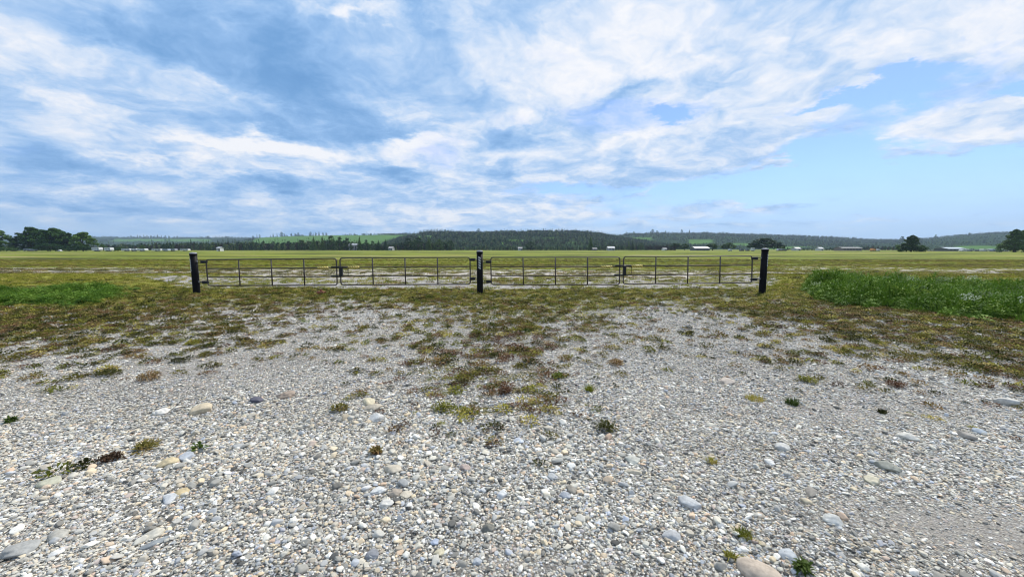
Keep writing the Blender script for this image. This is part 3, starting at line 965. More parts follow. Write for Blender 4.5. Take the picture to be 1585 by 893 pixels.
# ------------------------------------------------------------------ single stones that stand out in the gravel
STONES = [  # px, py, width px, height px, colour, label
    (1175, 880, 62, 32, (0.52, 0.42, 0.33), "large flat cream oval stone at the bottom edge, biggest in the lot"),
    (1066, 776, 36, 20, (0.48, 0.51, 0.55), "wide pale blue grey stone left of the large white angular one"),
    (755, 815, 21, 18, (0.19, 0.19, 0.165), "dark olive grey square stone in the lower middle gravel"),
    (570, 619, 18, 15, (0.66, 0.58, 0.38), "upright cream yellow stone above two white and tan ones"),
    (583, 645, 24, 13, (0.66, 0.66, 0.66), "white stone just below the cream yellow upright stone"),
    (580, 630, 26, 9, (0.52, 0.45, 0.34), "flat tan stone between the cream upright stone and a white one"),
    (536, 645, 18, 11, (0.44, 0.37, 0.26), "tan brown round stone left of the white stone"),
    (311, 633, 36, 12, (0.62, 0.51, 0.34), "long flat sandy stone right of a white stone, upper left gravel"),
    (251, 635, 20, 13, (0.72, 0.70, 0.66), "white stone left of the long flat sandy stone"),
    (398, 617, 18, 11, (0.10, 0.10, 0.15), "dark purple grey stone in the upper left gravel"),
    (443, 610, 25, 10, (0.38, 0.29, 0.22), "flat brown stone right of the dark purple grey one"),
    (261, 713, 26, 14, (0.62, 0.50, 0.27), "oval ochre yellow stone left of a blue grey one"),
    (287, 705, 23, 13, (0.40, 0.45, 0.54), "blue grey stone touching the oval ochre stone"),
    (280, 760, 20, 12, (0.56, 0.44, 0.22), "ochre stone below the blue grey and ochre pair"),
    (263, 768, 20, 14, (0.50, 0.54, 0.60), "pale blue stone beside the lower ochre stone"),
    (576, 855, 22, 15, (0.24, 0.26, 0.31), "dark blue grey round stone near the bottom, left of middle"),
    (802, 681, 14, 13, (0.50, 0.56, 0.68), "small pale blue rounded stone right of the weed tongue"),
    (1222, 857, 24, 18, (0.44, 0.49, 0.56), "blue grey stone above right of the large cream oval"),
    (1289, 801, 26, 20, (0.60, 0.61, 0.60), "white angular tilted stone in the lower right gravel"),
    (1256, 757, 15, 18, (0.27, 0.25, 0.22), "brown grey stone standing on edge, lower right"),
    (1372, 721, 30, 14, (0.34, 0.35, 0.30), "flat olive grey stone above a cream one on the right"),
    (1350, 743, 22, 12, (0.62, 0.57, 0.41), "cream yellow stone below the flat olive grey one"),
    (1191, 713, 14, 10, (0.70, 0.70, 0.70), "small white round stone right of a green weed clump"),
    (1125, 590, 20, 9, (0.60, 0.50, 0.42), "pinkish cream stone alone in the upper right gravel"),
    (1558, 622, 28, 8, (0.60, 0.58, 0.54), "pale flat slab just below the weeds at the right edge"),
    (88, 853, 20, 9, (0.78, 0.78, 0.78), "bright white oval stone in the lower left corner area"),
    (237, 824, 32, 15, (0.62, 0.59, 0.50), "cream flat stone above a slanted grey slab, lower left"),
    (236, 840, 36, 10, (0.27, 0.31, 0.35), "slanted thin slate grey slab under the cream flat stone"),
    (35, 846, 42, 18, (0.36, 0.37, 0.37), "broad flat grey slab nearest the lower left corner"),
    (92, 825, 24, 14, (0.42, 0.41, 0.37), "beige grey rounded stone right of the broad grey slab"),
    (80, 743, 26, 10, (0.50, 0.50, 0.37), "long greenish cream stone below the dark leafy weed, left"),
    (979, 711, 25, 12, (0.50, 0.51, 0.46), "light grey green flat stone above a tan one, right of middle"),
    (980, 729, 26, 10, (0.56, 0.49, 0.37), "flat tan stone below the light grey green one"),
    (673, 836, 14, 12, (0.36, 0.44, 0.62), "small bright blue grey stone near the bottom middle"),
    (679, 852, 16, 15, (0.60, 0.54, 0.36), "yellow cream stone below the small bright blue one"),
    (739, 866, 17, 14, (0.42, 0.47, 0.55), "blue grey stone near the bottom edge below the dark square one"),
    (612, 760, 21, 15, (0.42, 0.35, 0.28), "brown stone left of a cream one, middle gravel"),
    (628, 764, 20, 12, (0.62, 0.55, 0.43), "cream stone touching the brown one, middle gravel"),
    (598, 777, 24, 13, (0.66, 0.65, 0.62), "white stone just below the brown and cream pair"),
    (567, 754, 16, 10, (0.74, 0.74, 0.75), "small white stone left of a wider white one"),
    (586, 757, 22, 12, (0.66, 0.68, 0.70), "wide white stone between the small white and brown stones"),
    (608, 725, 26, 14, (0.54, 0.48, 0.38), "tan beige wedge stone above the white and brown row"),
    (720, 723, 18, 10, (0.50, 0.38, 0.34), "pinkish brown oval stone in the middle gravel"),
    (884, 754, 18, 15, (0.27, 0.25, 0.21), "grey brown stone above right of a blue grey one"),
    (875, 765, 18, 14, (0.40, 0.44, 0.52), "blue grey stone touching the grey brown one, right of middle"),
    (737, 781, 12, 12, (0.76, 0.75, 0.72), "small upright white stone above the dark square one"),
    (1040, 826, 28, 18, (0.44, 0.46, 0.50), "grey rounded stone below the wide pale blue grey one"),
    (1210, 690, 22, 14, (0.56, 0.56, 0.55), "light grey double humped stone above the small white round one"),
    (1406, 675, 24, 11, (0.62, 0.61, 0.56), "pale cream flat stone in the right gravel below the weeds"),
    (1495, 672, 24, 11, (0.36, 0.33, 0.30), "brownish flat stone in the right gravel near a blue one"),
    (1515, 666, 18, 8, (0.38, 0.46, 0.56), "blue grey flat stone right of the brownish flat one"),
]


def build_stones():
    for i, (px, py, w, h, col, lab) in enumerate(STONES):
        g_ = sum(col) / 3
        col = tuple((g_ + (c - g_) * 0.72) * (1.0, 0.97, 0.90)[k] * 0.86 for k, c in enumerate(col))
        g = G(px, py + h * 0.25)
        dist = math.sqrt(g.x ** 2 + g.y ** 2 + CAM_H ** 2)
        zc = g.y * CP + CAM_H * SP
        sx = w / F_PX * zc * 0.5
        elev = CAM_H / dist
        sy = h / F_PX * zc / max(elev, 0.2) * 0.42
        sz = min(sx, sy) * 0.55
        rs = random.Random(900 + i)
        me = stone_mesh("stone", 4, 900 + i, 1.0, 0.16 if i == 0 else 0.32, stone_mat("stone_surface", col), -0.35 if i == 0 else 0.2)
        for v in me.vertices:
            v.co = (v.co.x * sx * 1.05, v.co.y * sy * 1.15, v.co.z * sz)
        o = mesh_obj("stone", me, loc=(g.x, g.y, float(gz(g.x, g.y)) + sz * 0.22))
        o.rotation_euler = (rs.gauss(0, 0.06), rs.gauss(0, 0.06), -math.atan2(g.x, g.y) + rs.gauss(0, 0.15))
        tag(o, lab, 'stone', "larger stones lying in the gravel")


build_stones()

CLUMPS = [  # px, py(base), width px, height px, material, form, label
    (226, 592, 46, 22, M_WEED_DARK, 'leaf', "largest brown green weed clump alone in the upper left gravel"),
    (82, 736, 36, 13, M_WEED_OLIVE, 'broad', "broad leaved weed in the left gravel above a long greenish cream stone"),
    (128, 724, 15, 9, M_WEED_DARK, 'broad', "small dark leafy weed right of the broad leaved one"),
    (172, 714, 36, 10, M_WEED_RED, 'leaf', "flat brown creeping weed left of the ochre stone"),
    (225, 698, 46, 14, M_WEED_DARK, 'leaf', "dark creeping weed above the ochre stone, left gravel"),
    (308, 698, 13, 9, M_WEED_GREEN, 'broad', "tiny bright green weed right of the blue grey stone"),
    (326, 540, 30, 10, M_WEED_OLIVE, 'leaf', "isolated olive weed clump just below the left weed edge"),
    (318, 552, 28, 9, M_WEED_DARK, 'leaf', "dark weed clump directly below the isolated olive one"),
    (280, 562, 36, 10, M_WEED_DARK, 'leaf', "wide dark weed clump between the olive clump and the largest one"),
    (165, 584, 40, 14, M_WEED_DARK, 'leaf', "dark weed clump left of the largest one, upper left gravel"),
    (960, 568, 38, 14, M_WEED_DARK, 'leaf', "dark green weed clump right of the middle tongue"),
    (864, 587, 18, 10, M_WEED_GREEN, 'leaf', "small bright green weed tuft right of the weed tongue"),
    (912, 610, 18, 18, M_GRASS_YEL, 'grass', "small yellow green grass tuft, right of middle"),
    (786, 614, 30, 22, M_WEED_RED, 'leaf', "reddish brown upright weed beside the weed tongue"),
    (683, 642, 42, 24, M_WEED_OLIVE, 'leaf', "olive weed clump at the lower end of the weed tongue"),
    (1168, 622, 42, 12, M_WEED_OLIVE, 'grass', "flat olive green grass clump in the right gravel"),
    (1225, 630, 30, 18, M_WEED_GREEN, 'grass', "spreading green tuft right of the flat olive clump"),
    (1366, 642, 18, 12, M_WEED_DARK, 'grass', "small dark tuft alone in the right gravel"),
    (1253, 594, 34, 12, M_WEED_OLIVE, 'leaf', "olive clump with a yellow side, upper right gravel"),
    (1388, 600, 30, 10, M_WEED_RED, 'leaf', "flat brown clump just below the right weed edge"),
    (1101, 718, 28, 13, M_WEED_OLIVE, 'grass', "olive green tuft left of the small white round stone"),
    (1243, 891, 15, 26, M_WEED_GREEN, 'leaf', "green weed at the bottom edge right of the large cream stone"),
    (1152, 832, 40, 14, M_WEED_OLIVE, 'grass', "thin grassy tuft above the large cream stone"),
    (942, 672, 42, 22, M_WEED_DARK, 'leaf', "dark weed clump right of the pale blue stone"),
    (16, 657, 14, 10, M_WEED_GREEN, 'leaf', "tiny green weed at the left edge of the gravel"),
    (1130, 866, 22, 12, M_WEED_OLIVE, 'grass', "short olive sprig left of the large cream stone"),
    (580, 706, 22, 12, M_WEED_DARK, 'leaf', "small dark sprig left of the weed tongue, above the tan wedge stone"),
    (525, 636, 30, 12, M_WEED_DARK, 'leaf', "dark sprig above the tan brown round stone"),
]


def build_clumps():
    for i, (px, py, w, h, m, form, lab) in enumerate(CLUMPS):
        g = G(px, py - h * 0.2)
        zc = g.y * CP + CAM_H * SP
        sp = w / F_PX * zc * 0.5
        ht = max(0.035, h / F_PX * zc * 0.55)
        sub = max(1, int(sp / 0.08))
        V, F = [], []
        rs = random.Random(700 + i)
        nn = int(70 + 900 * sp)
        if form == 'grass':
            V, F = grass_tuft(int(nn * 1.3), 700 + i, sp * 0.6, ht * 1.2, 0.005, 0.9)
        elif form == 'broad':
            V, F = leaf_fan(int(nn * 0.25), 700 + i, sp, ht, 0.05, 0.026, 0.5)
        else:
            # several small rosettes joined by short runners
            for q in range(4):
                a = rs.uniform(0, 6.28)
                r = sp * 0.55 * rs.random() ** 0.5
                v2, f2 = leaf_fan(int(nn * 0.34), 700 + i * 7 + q, sp * rs.uniform(0.35, 0.65), ht, 0.038, 0.013, 0.4)
                o = Vector((math.cos(a) * r, math.sin(a) * r * 0.8, 0))
                k = len(V)
                V += [v + o for v in v2]
                F += [tuple(x + k for x in f) for f in f2]
        me = plant_mesh("weed_clump", (V, F), m)
        o = mesh_obj("weed_clump", me, loc=(g.x, g.y, float(gz(g.x, g.y)) + 0.01))
        tag(o, lab, 'weed', "weed clumps standing alone in the gravel")


build_clumps()

# ------------------------------------------------------------------ posts and gates
M_POST = plain("black_post_paint", (0.005, 0.005, 0.006), 0.55, 0, 0.4, 6.0, 0.35, 0.12)
M_GATE = plain("dark_gate_steel", (0.046, 0.034, 0.032), 0.5, 0.0, 0.35, 10.0)
M_BLACK = plain("black_latch_steel", (0.010, 0.010, 0.011), 0.5, 0.2, 0.2, 10.0)
M_WHITE = plain("reflective_white", (0.80, 0.80, 0.80), 0.35, 0, 0.05)
M_CAP = plain("grey_cap_rim", (0.30, 0.30, 0.32), 0.6, 0, 0.25, 20.0)
M_GALV = plain("galvanised_bolt", (0.42, 0.42, 0.43), 0.45, 0.6, 0.2, 20.0)
M_RUST = plain("rusty_steel", (0.23, 0.075, 0.045), 0.8, 0, 0.4, 18.0)


def tape_material():
    m, t, b = new_mat("hazard_tape")
    tc = t.n.new('ShaderNodeTexCoord').outputs['Object']
    s = t.n.new('ShaderNodeSeparateXYZ')
    t.l.new(tc, s.inputs[0])
    v = t.math('FRACT', t.math('MULTIPLY', t.math('ADD', s.outputs[0], s.outputs[2]), 12.0))
    c = t.mix(t.math('GREATER_THAN', v, 0.62), (0.90, 0.68, 0.16), (0.012, 0.012, 0.012))
    t.l.new(c, b.inputs['Base Color'])
    b.inputs['Roughness'].default_value = 0.4
    return m


M_TAPE = tape_material()
POST_Y = G(742, 456).y + 0.14


def build_post(px_base, py_base, h, stripe_deg, label, tilt=0.0):
    g = G(px_base, py_base)
    x, y = g.x, POST_Y
    r = 0.108
    e = empty("bollard", (x, y, 0), 0, label, 'post', "black posts carrying the gates")
    bm = bmesh.new()
    seg = 40
    prof = [(r * 1.02, -0.15), (r * 1.02, 0.02), (r, 0.10), (r * 0.985, h * 0.5), (r * 0.985, h - 0.10)]
    rings = [[bm.verts.new((q * math.cos(2 * math.pi * k / seg), q * math.sin(2 * math.pi * k / seg), z)) for k in range(seg)] for q, z in prof]
    for a, b in zip(rings, rings[1:]):
        for k in range(seg): bm.faces.new((a[k], a[(k + 1) % seg], b[(k + 1) % seg], b[k]))
    bm.faces.new(rings[-1])
    sh = mesh_obj("shaft", bm_mesh("shaft", bm, M_POST, True), e)
    # cap with a bevelled rim
    bm = bmesh.new()
    prof = [(r * 1.0, h - 0.10), (r * 1.05, h - 0.098), (r * 1.05, h - 0.035), (r * 0.90, h - 0.006), (r * 0.55, h + 0.006), (0.001, h + 0.012)]
    rings = [[bm.verts.new((q * math.cos(2 * math.pi * k / seg), q * math.sin(2 * math.pi * k / seg), z)) for k in range(seg)] for q, z in prof]
    for a, b in zip(rings, rings[1:]):
        for k in range(seg): bm.faces.new((a[k], a[(k + 1) % seg], b[(k + 1) % seg], b[k]))
    me = bm_mesh("cap", bm, M_POST, False)
    me.materials.append(M_CAP)
    for p in me.polygons:
        if p.center.z > h - 0.034: p.material_index = 1
    mesh_obj("cap", me, e)
    # five slanting reflective strips
    for k in range(5):
        z0 = h - 0.245 - k * 0.088
        bm = bmesh.new()
        n = 8
        lo, hi = [], []
        for j in range(n + 1):
            u = j / n - 0.5
            a = R(-90 + stripe_deg + u * 40)
            dz = -u * 0.055
            lo.append((a, z0 + dz - 0.019))
            hi.append((a, z0 + dz + 0.019))
        rr, r2 = r * 0.99, r * 0.99 + 0.003
        vs = []
        for j in range(n + 1):
            row = []
            for (a, z), q in ((lo[j], rr), (lo[j], r2), (hi[j], r2), (hi[j], rr)):
                row.append(bm.verts.new((q * math.cos(a), q * math.sin(a), z)))
            vs.append(row)
        for j in range(n):
            for q in range(3):
                bm.faces.new((vs[j][q], vs[j + 1][q], vs[j + 1][q + 1], vs[j][q + 1]))
        bm.faces.new(vs[0]); bm.faces.new(vs[-1][::-1])
        mesh_obj("reflective_strip", bm_mesh("reflective_strip", bm, M_WHITE), e)
    e.rotation_euler = (0, tilt, 0)
    return e, x


postL, xL = build_post(306.8, 455, 1.455, -38, "black round post at the left end of the gates, leaning slightly", R(-0.6))
postC, xC = build_post(742.5, 456, 1.525, 0, "black round post in the middle between the two pairs of gates")
postR, xR = build_post(1177.8, 455, 1.60, 42, "tallest black round post, at the right end of the gates", R(0.3))


def build_gate(corners, hinge_left, label, post_x, hinge_py):
    """corners: TL, TR, BR, BL as picture directions at the gate's distance"""
    pts = [P(px, py, POST_Y) for px, py in corners]
    org = Vector((pts[3].x, POST_Y, 0))
    TL, TR, BR, BL = [p - org for p in pts]
    e = empty("gate", org, 0, label, 'gate', "four tubular farm gates in a row")
    tr = 0.0210

    def lerp(a, b, t): return a + (b - a) * t

    # outer frame with rounded corners
    rad = 0.10
    cs = [TL, TR, BR, BL]
    loop = []
    for i in range(4):
        p, a, b = cs[i], cs[i - 1], cs[(i + 1) % 4]
        pa = p + (a - p).normalized() * rad
        pb = p + (b - p).normalized() * rad
        for k in range(6):
            t = k / 5
            loop.append((pa * (1 - t) ** 2 + p * 2 * t * (1 - t) + pb * t * t))
    bm = bmesh.new()
    add_tube(bm, loop, tr, 10, closed=True)
    mesh_obj("frame", bm_mesh("frame", bm, M_GATE, True), e)
    for f in (0.345, 0.675):
        bm = bmesh.new()
        add_tube(bm, [lerp(TL, BL, f) + Vector((tr, 0, 0)), lerp(TR, BR, f) - Vector((tr, 0, 0))], tr * 0.85, 10)
        mesh_obj("rail", bm_mesh("rail", bm, M_GATE, True), e)
    for k in (1, 2, 3):
        a, b = lerp(TL, TR, k / 4), lerp(BL, BR, k / 4)
        bm = bmesh.new()
        y = -tr * 0.5
        add_tube(bm, [a + Vector((0, y, 0)), b + Vector((0, y, 0))], tr * 1.0, 10)
        mesh_obj("upright", bm_mesh("upright", bm, M_GATE, True), e)
    # hinges: a clamp on the stile, a pin and an arm back to the post
    for hi_ in range(2):
        py = hinge_py[hi_]
        sx = corners[0][0] if hinge_left else corners[1][0]
        z = P(sx, py, POST_Y).z
        stx = TL.x if hinge_left else TR.x
        stx = lerp(TL, BL, 0.2 if hi_ == 0 else 0.8).x if hinge_left else lerp(TR, BR, 0.2 if hi_ == 0 else 0.8).x
        s = -1 if hinge_left else 1
        bm = bmesh.new()
        add_box(bm, (stx + s * 0.10, -0.01, z), (0.15, 0.07, 0.10), bevel=0.012)
        add_box(bm, (stx + s * 0.01, 0, z), (0.07, 0.085, 0.075), bevel=0.010)
        hg = mesh_obj("hinge", bm_mesh("hinge", bm, M_BLACK), e)
        surf = post_x - org.x - s * 0.10
        for dz, q in ((0.02, 0.013), (-0.035, 0.009)):
            bm = bmesh.new()
            add_tube(bm, [Vector((stx + s * 0.17, 0.0, z + dz)), Vector((surf, 0.0, z + dz))], q, 8)
            mesh_obj("hinge_arm", bm_mesh("hinge_arm", bm, M_BLACK, True), hg)
        bm = bmesh.new()
        add_tube(bm, [Vector((surf - s * 0.035, -0.02, z + 0.02)), Vector((surf - s * 0.012, -0.02, z + 0.02))], 0.022, 6)
        mesh_obj("bolt", bm_mesh("bolt", bm, M_GALV), hg)
    return e, org, lerp, (TL, TR, BR, BL)


gates = []
gates.append(build_gate([(319, 402), (520.5, 400), (522, 441.5), (322, 442)], True, "leftmost of the four dark tubular gates, hung from the left post", xL, (405.5, 437)))
gates.append(build_gate([(526, 399.5), (727.5, 398.5), (728, 440), (528, 441)], False, "dark tubular gate left of the middle post, carrying the left latch", xC, (402, 431.5)))
gates.append(build_gate([(759.5, 398.5), (959.5, 398), (959, 440.5), (760.5, 440.5)], True, "dark tubular gate right of the middle post, hung from it", xC, (405.5, 436)))
gates.append(build_gate([(965.5, 397.3), (1164.5, 396.5), (1163.5, 437.5), (964.5, 439.5)], False, "rightmost of the four dark tubular gates, hung from the tallest post", xR, (400, 432.5)))


def gate_extras(gi, latch, side):
    """hazard tape on the second rail next to the meeting stiles, and the latch"""
    e, org, lerp, (TL, TR, BR, BL) = gates[gi]
    f = 0.345
    A, B = lerp(TL, BL, f), lerp(TR, BR, f)
    L = (B - A).length
    mid = (lambda d: A + (B - A) * (d / L)) if side == 'start' else (lambda d: B + (A - B) * (d / L))
    bm = bmesh.new()
    add_tube(bm, [mid(0.27), mid(0.66)], 0.042, 14)
    mesh_obj("hazard_tape", bm_mesh("hazard_tape", bm, M_TAPE, True), e)
    bm = bmesh.new()
    if latch:
        st = lerp(TL, BL, 0.34)
        add_box(bm, st + Vector((0.03, -0.02, -0.155)), (0.105, 0.11, 0.33), bevel=0.015)
        lt = mesh_obj("latch_box", bm_mesh("latch_box", bm, M_BLACK), e)
        bm = bmesh.new()
        add_tube(bm, [st + Vector((-0.30, -0.02, 0)), st + Vector((0.27, -0.02, 0))], 0.034, 12)
        mesh_obj("lock_bar", bm_mesh("lock_bar", bm, M_BLACK, True), lt)
        bm = bmesh.new()
        s2 = lerp(TL, BL, 0.675)
        add_tube(bm, [s2 + Vector((-0.32, -0.015, 0)), s2 + Vector((0.02, -0.015, 0))], 0.032, 12)
        mesh_obj("lower_bar", bm_mesh("lower_bar", bm, M_BLACK, True), lt)
        bm = bmesh.new()
        a, b = A + Vector((0.27, -0.01, 0)), s2 + Vector((0.27, -0.01, 0))
        add_tube(bm, [a, b], 0.010, 8)
        mesh_obj("chain_rod", bm_mesh("chain_rod", bm, M_BLACK, True), lt)


gate_extras(0, False, 'end')
gate_extras(1, True, 'start')
gate_extras(2, False, 'end')
gate_extras(3, True, 'start')

# rusty ground stop under the meeting stiles of the left pair
g = G(524, 449)
bm = bmesh.new()
add_box(bm, (0, 0, 0.05), (0.22, 0.16, 0.10), bevel=0.015)
add_tube(bm, [Vector((0, 0, 0.08)), Vector((0.0, 0.0, 0.17))], 0.035, 12)
add_tube(bm, [Vector((-0.16, -0.02, 0.06)), Vector((0.16, 0.03, 0.075))], 0.022, 10)
o = mesh_obj("gate_stop", bm_mesh("gate_stop", bm, M_RUST), loc=(g.x, POST_Y, 0))
tag(o, "rusty red ground stop under the joint of the left pair of gates", 'gate stop')

# ------------------------------------------------------------------ trees
TREE_STOPS = [(0.0, (0.014, 0.042, 0.010)), (0.4, (0.040, 0.095, 0.018)), (0.7, (0.090, 0.165, 0.032)), (1.0, (0.16, 0.25, 0.05))]
M_TREE = foliage_mat("broadleaf_foliage", TREE_STOPS, 0.35, 0.15)
M_CONI = foliage_mat("conifer_foliage", [(0.0, (0.014, 0.034, 0.012)), (0.45, (0.046, 0.088, 0.026)), (1.0, (0.115, 0.18, 0.05))], 0.5, 0.08)
M_FOREST = foliage_mat("forest_foliage", [(0.0, (0.012, 0.030, 0.016)), (0.3, (0.032, 0.066, 0.030)), (0.65, (0.085, 0.135, 0.050)), (1.0, (0.22, 0.26, 0.10))], 0.05, 0.0)
M_BARE = foliage_mat("greybrown_foliage", [(0.0, (0.030, 0.030, 0.026)), (0.5, (0.060, 0.056, 0.045)), (1.0, (0.095, 0.088, 0.070))], 0.05, 0.0)
M_BARK = plain("bark", (0.085, 0.070, 0.055), 0.9, 0, 0.3, 3.0)


def quads_at(points, size, rs, flat=0.0):
    V, F = [], []
    for p, s in points:
        n = Vector((rs.gauss(0, 1), rs.gauss(0, 1), rs.gauss(0, 1) + flat)).normalized()
        a = n.orthogonal().normalized()
        a.rotate(Matrix.Rotation(rs.uniform(0, 6.28), 3, n))
        b = n.cross(a)
        w = size * s
        k = len(V)
        V += [p + a * w * 0.5, p + b * w * 0.36, p - a * w * 0.5, p - b * w * 0.36]
        F.append((k, k + 1, k + 2, k + 3))
    return V, F


def broad_tree(seed, h=18, rx=6.5, leaves=3600, size=0.95, mat=None, low=0.16, cone=False):
    rs = random.Random(seed)
    # crown from many clumps of different sizes
    clumps = []
    nc = 90 if cone else 46
    for i in range(nc):
        a = rs.uniform(0, 6.28)
        t = rs.uniform(0, 1)
        z = h * (low + 0.08 + (0.88 - low - 0.08) * t)
        env = (0.12 + 0.88 * (1 - t) ** 0.8) if cone else math.sin(math.pi * (0.22 + 0.70 * t)) ** (0.6 if t < 0.5 else 1.0)
        r = rx * env * math.sqrt(rs.random()) * 0.88
        clumps.append((Vector((math.cos(a) * r, math.sin(a) * r, z)), rs.uniform(0.13, 0.24) * rx * ((0.45 + 0.75 * (1 - t)) if cone else 1.15)))
    pts = []
    for i in range(leaves):
        c, cr = rs.choice(clumps)
        d = Vector((rs.gauss(0, 1), rs.gauss(0, 1), rs.gauss(0, 0.85))).normalized() * cr * rs.random() ** 0.35
        d.z *= 0.8
        p = c + d
        pts.append((p, rs.uniform(0.6, 1.3)))
    V, F = quads_at(pts, size, rs, 0.5)
    crown = plant_mesh("crown", (V, F), mat or M_TREE)
    bm = bmesh.new()
    add_tube(bm, [(0, 0, -0.3), (0.1, 0.0, h * 0.2), (0.0, 0.15, h * 0.5), (0.1, 0.1, h * 0.8)], [h * 0.022, h * 0.017, h * 0.011, h * 0.003], 8)
    for c, cr in clumps[:12]:
        z0 = h * rs.uniform(0.18, 0.5)
        add_tube(bm, [(0, 0, z0), (c.x * 0.5, c.y * 0.5, (z0 + c.z) * 0.5), tuple(c)], [h * 0.009, h * 0.006, h * 0.002], 6)
    return crown, bm_mesh("trunk", bm, M_BARK, True)


def conifer(seed, h=16, r0=3.2, tiers=18, leaves=3600, size=0.8, mat=None, low=0.08):
    rs = random.Random(seed)
    pts = []
    bm = bmesh.new()
    add_tube(bm, [(0, 0, -0.3), (0, 0, h * 0.5), (0, 0, h * 0.985)], [h * 0.016, h * 0.010, h * 0.001], 8)
    branches = []
    for t in range(tiers):
        f = t / (tiers - 1)
        z = h * (low + (0.93 - low) * f)
        rr = r0 * (1 - f) ** 0.85 + 0.25
        nb = max(4, int(9 * (1 - f) + 4))
        a0 = rs.uniform(0, 6.28)
        for b in range(nb):
            a = a0 + 6.28 * b / nb + rs.gauss(0, 0.2)
            L = rr * rs.uniform(0.65, 1.15)
            branches.append((a, z + rs.gauss(0, h * 0.01), L))
            if t % 2 == 0 and b % 2 == 0:
                add_tube(bm, [(0, 0, z), (math.cos(a) * L * 0.8, math.sin(a) * L * 0.8, z - L * 0.12)], [h * 0.004, h * 0.001], 5)
    wsum = [b[2] for b in branches]
    for i in range(leaves):
        a, z, L = rs.choices(branches, wsum)[0]
        u = rs.random() ** 0.75
        p = Vector((math.cos(a) * L * u, math.sin(a) * L * u, z - L * 0.22 * u + rs.gauss(0, 0.10)))
        p += Vector((rs.gauss(0, 0.16), rs.gauss(0, 0.16), 0)) * (0.4 + u)
        pts.append((p, rs.uniform(0.6, 1.2) * (1.1 - 0.4 * u)))
    pts += [(Vector((0, 0, h * (0.93 + 0.07 * rs.random()))), 0.5) for _ in range(20)]
    V, F = quads_at(pts, size, rs, 0.8)
    return plant_mesh("crown", (V, F), mat or M_CONI), bm_mesh("trunk", bm, M_BARK, True)


PROTO = {
    'broad0': (broad_tree(1), 18, 6.5), 'broad1': (broad_tree(2, 18, 7.5), 18, 7.5), 'broad2': (broad_tree(3, 18, 5.2), 18, 5.2),
    'pine': (broad_tree(4, 18, 5.4, 2600, 0.75, M_CONI, 0.02), 18, 5.4),
    'spruce0': (conifer(5), 16, 3.2), 'spruce1': (conifer(6, 16, 5.4, 18, 5200, 0.8), 16, 5.0), 'spruce2': (conifer(7, 16, 2.4, 15, 1500), 16, 2.4),
    'dome': (broad_tree(11, 18, 7.0, 4600, 1.0, None, 0.0), 18, 7.0), 'dome2': (broad_tree(12, 18, 6.4, 4600, 1.0, None, 0.0), 18, 6.4),
    'shaggy': (broad_tree(14, 18, 7.0, 6500, 0.75, M_CONI, -0.05, True), 18, 6.6),
    'bush': (broad_tree(8, 18, 12.0, 2600, 1.1, M_TREE, 0.0), 18, 12.0),
}


def place_tree(kind, px, top, base_py, wpx, Y, label, name, cat='tree', group=None, zbase=None):
    (crown, trunk), h0, r0 = PROTO[kind]
    base = P(px, base_py, Y)
    if zbase is None: zbase = 0.0
    base.z = zbase
    topz = P(px, top, Y).z
    sz = (topz - zbase) / h0
    sx = (P(px + wpx / 2, 380, Y).x - P(px - wpx / 2, 380, Y).x) / (2 * r0)
    e = empty(name, base, random.uniform(0, 6.28), label, cat, group)
    e.scale = (sx, sx, sz)
    mesh_obj("crown", crown, e)
    mesh_obj("trunk", trunk, e)
    return e


TG = "trees of the dark grove at the left edge"
for kind, px, top, w, Y, lab in [
    ('dome', 0, 354, 36, 290, "dark rounded tree cut by the left edge of the picture"),
    ('dome2', 38, 358, 32, 300, "leftmost broad tree of the dark grove at the left"),
    ('dome', 56, 349, 38, 305, "tallest dark tree of the left grove"),
    ('dome2', 74, 352.5, 36, 296, "dark tree right of the tallest in the left grove"),
    ('dome', 90, 350.5, 38, 300, "broad dark tree with a rounded top in the middle right of the grove"),
    ('dome2', 108, 357.5, 34, 304, "lower dark tree between the rounded top and the last tree of the grove"),
    ('dome', 129, 357, 34, 292, "rightmost dark tree of the left grove, a little apart")]:
    place_tree(kind, px, top, 389, w, Y, lab, "broadleaf_tree", group=TG)
for px, top, w, Y, lab in [
    (160, 378, 13, 288, "dark bush between the two white boxy trailers at left"), (183, 382, 20, 286, "low dark bush right of the second white trailer"),
    (78, 376, 46, 282, "dark undergrowth bush below the middle of the left grove"), (118, 380, 44, 280, "dark undergrowth bush below the right end of the left grove"),
    (10, 383, 40, 280, "low green bush at the foot of the tree cut by the left edge")]:
    place_tree('bush', px, top, 389, w, Y, lab, "bush", 'bush', group="low bushes along the far edge of the field")
place_tree('broad2', 221, 378.5, 389, 9, 330, "small light green tree behind the white trailers", "broadleaf_tree")
FT = "single trees in front of the far hills"
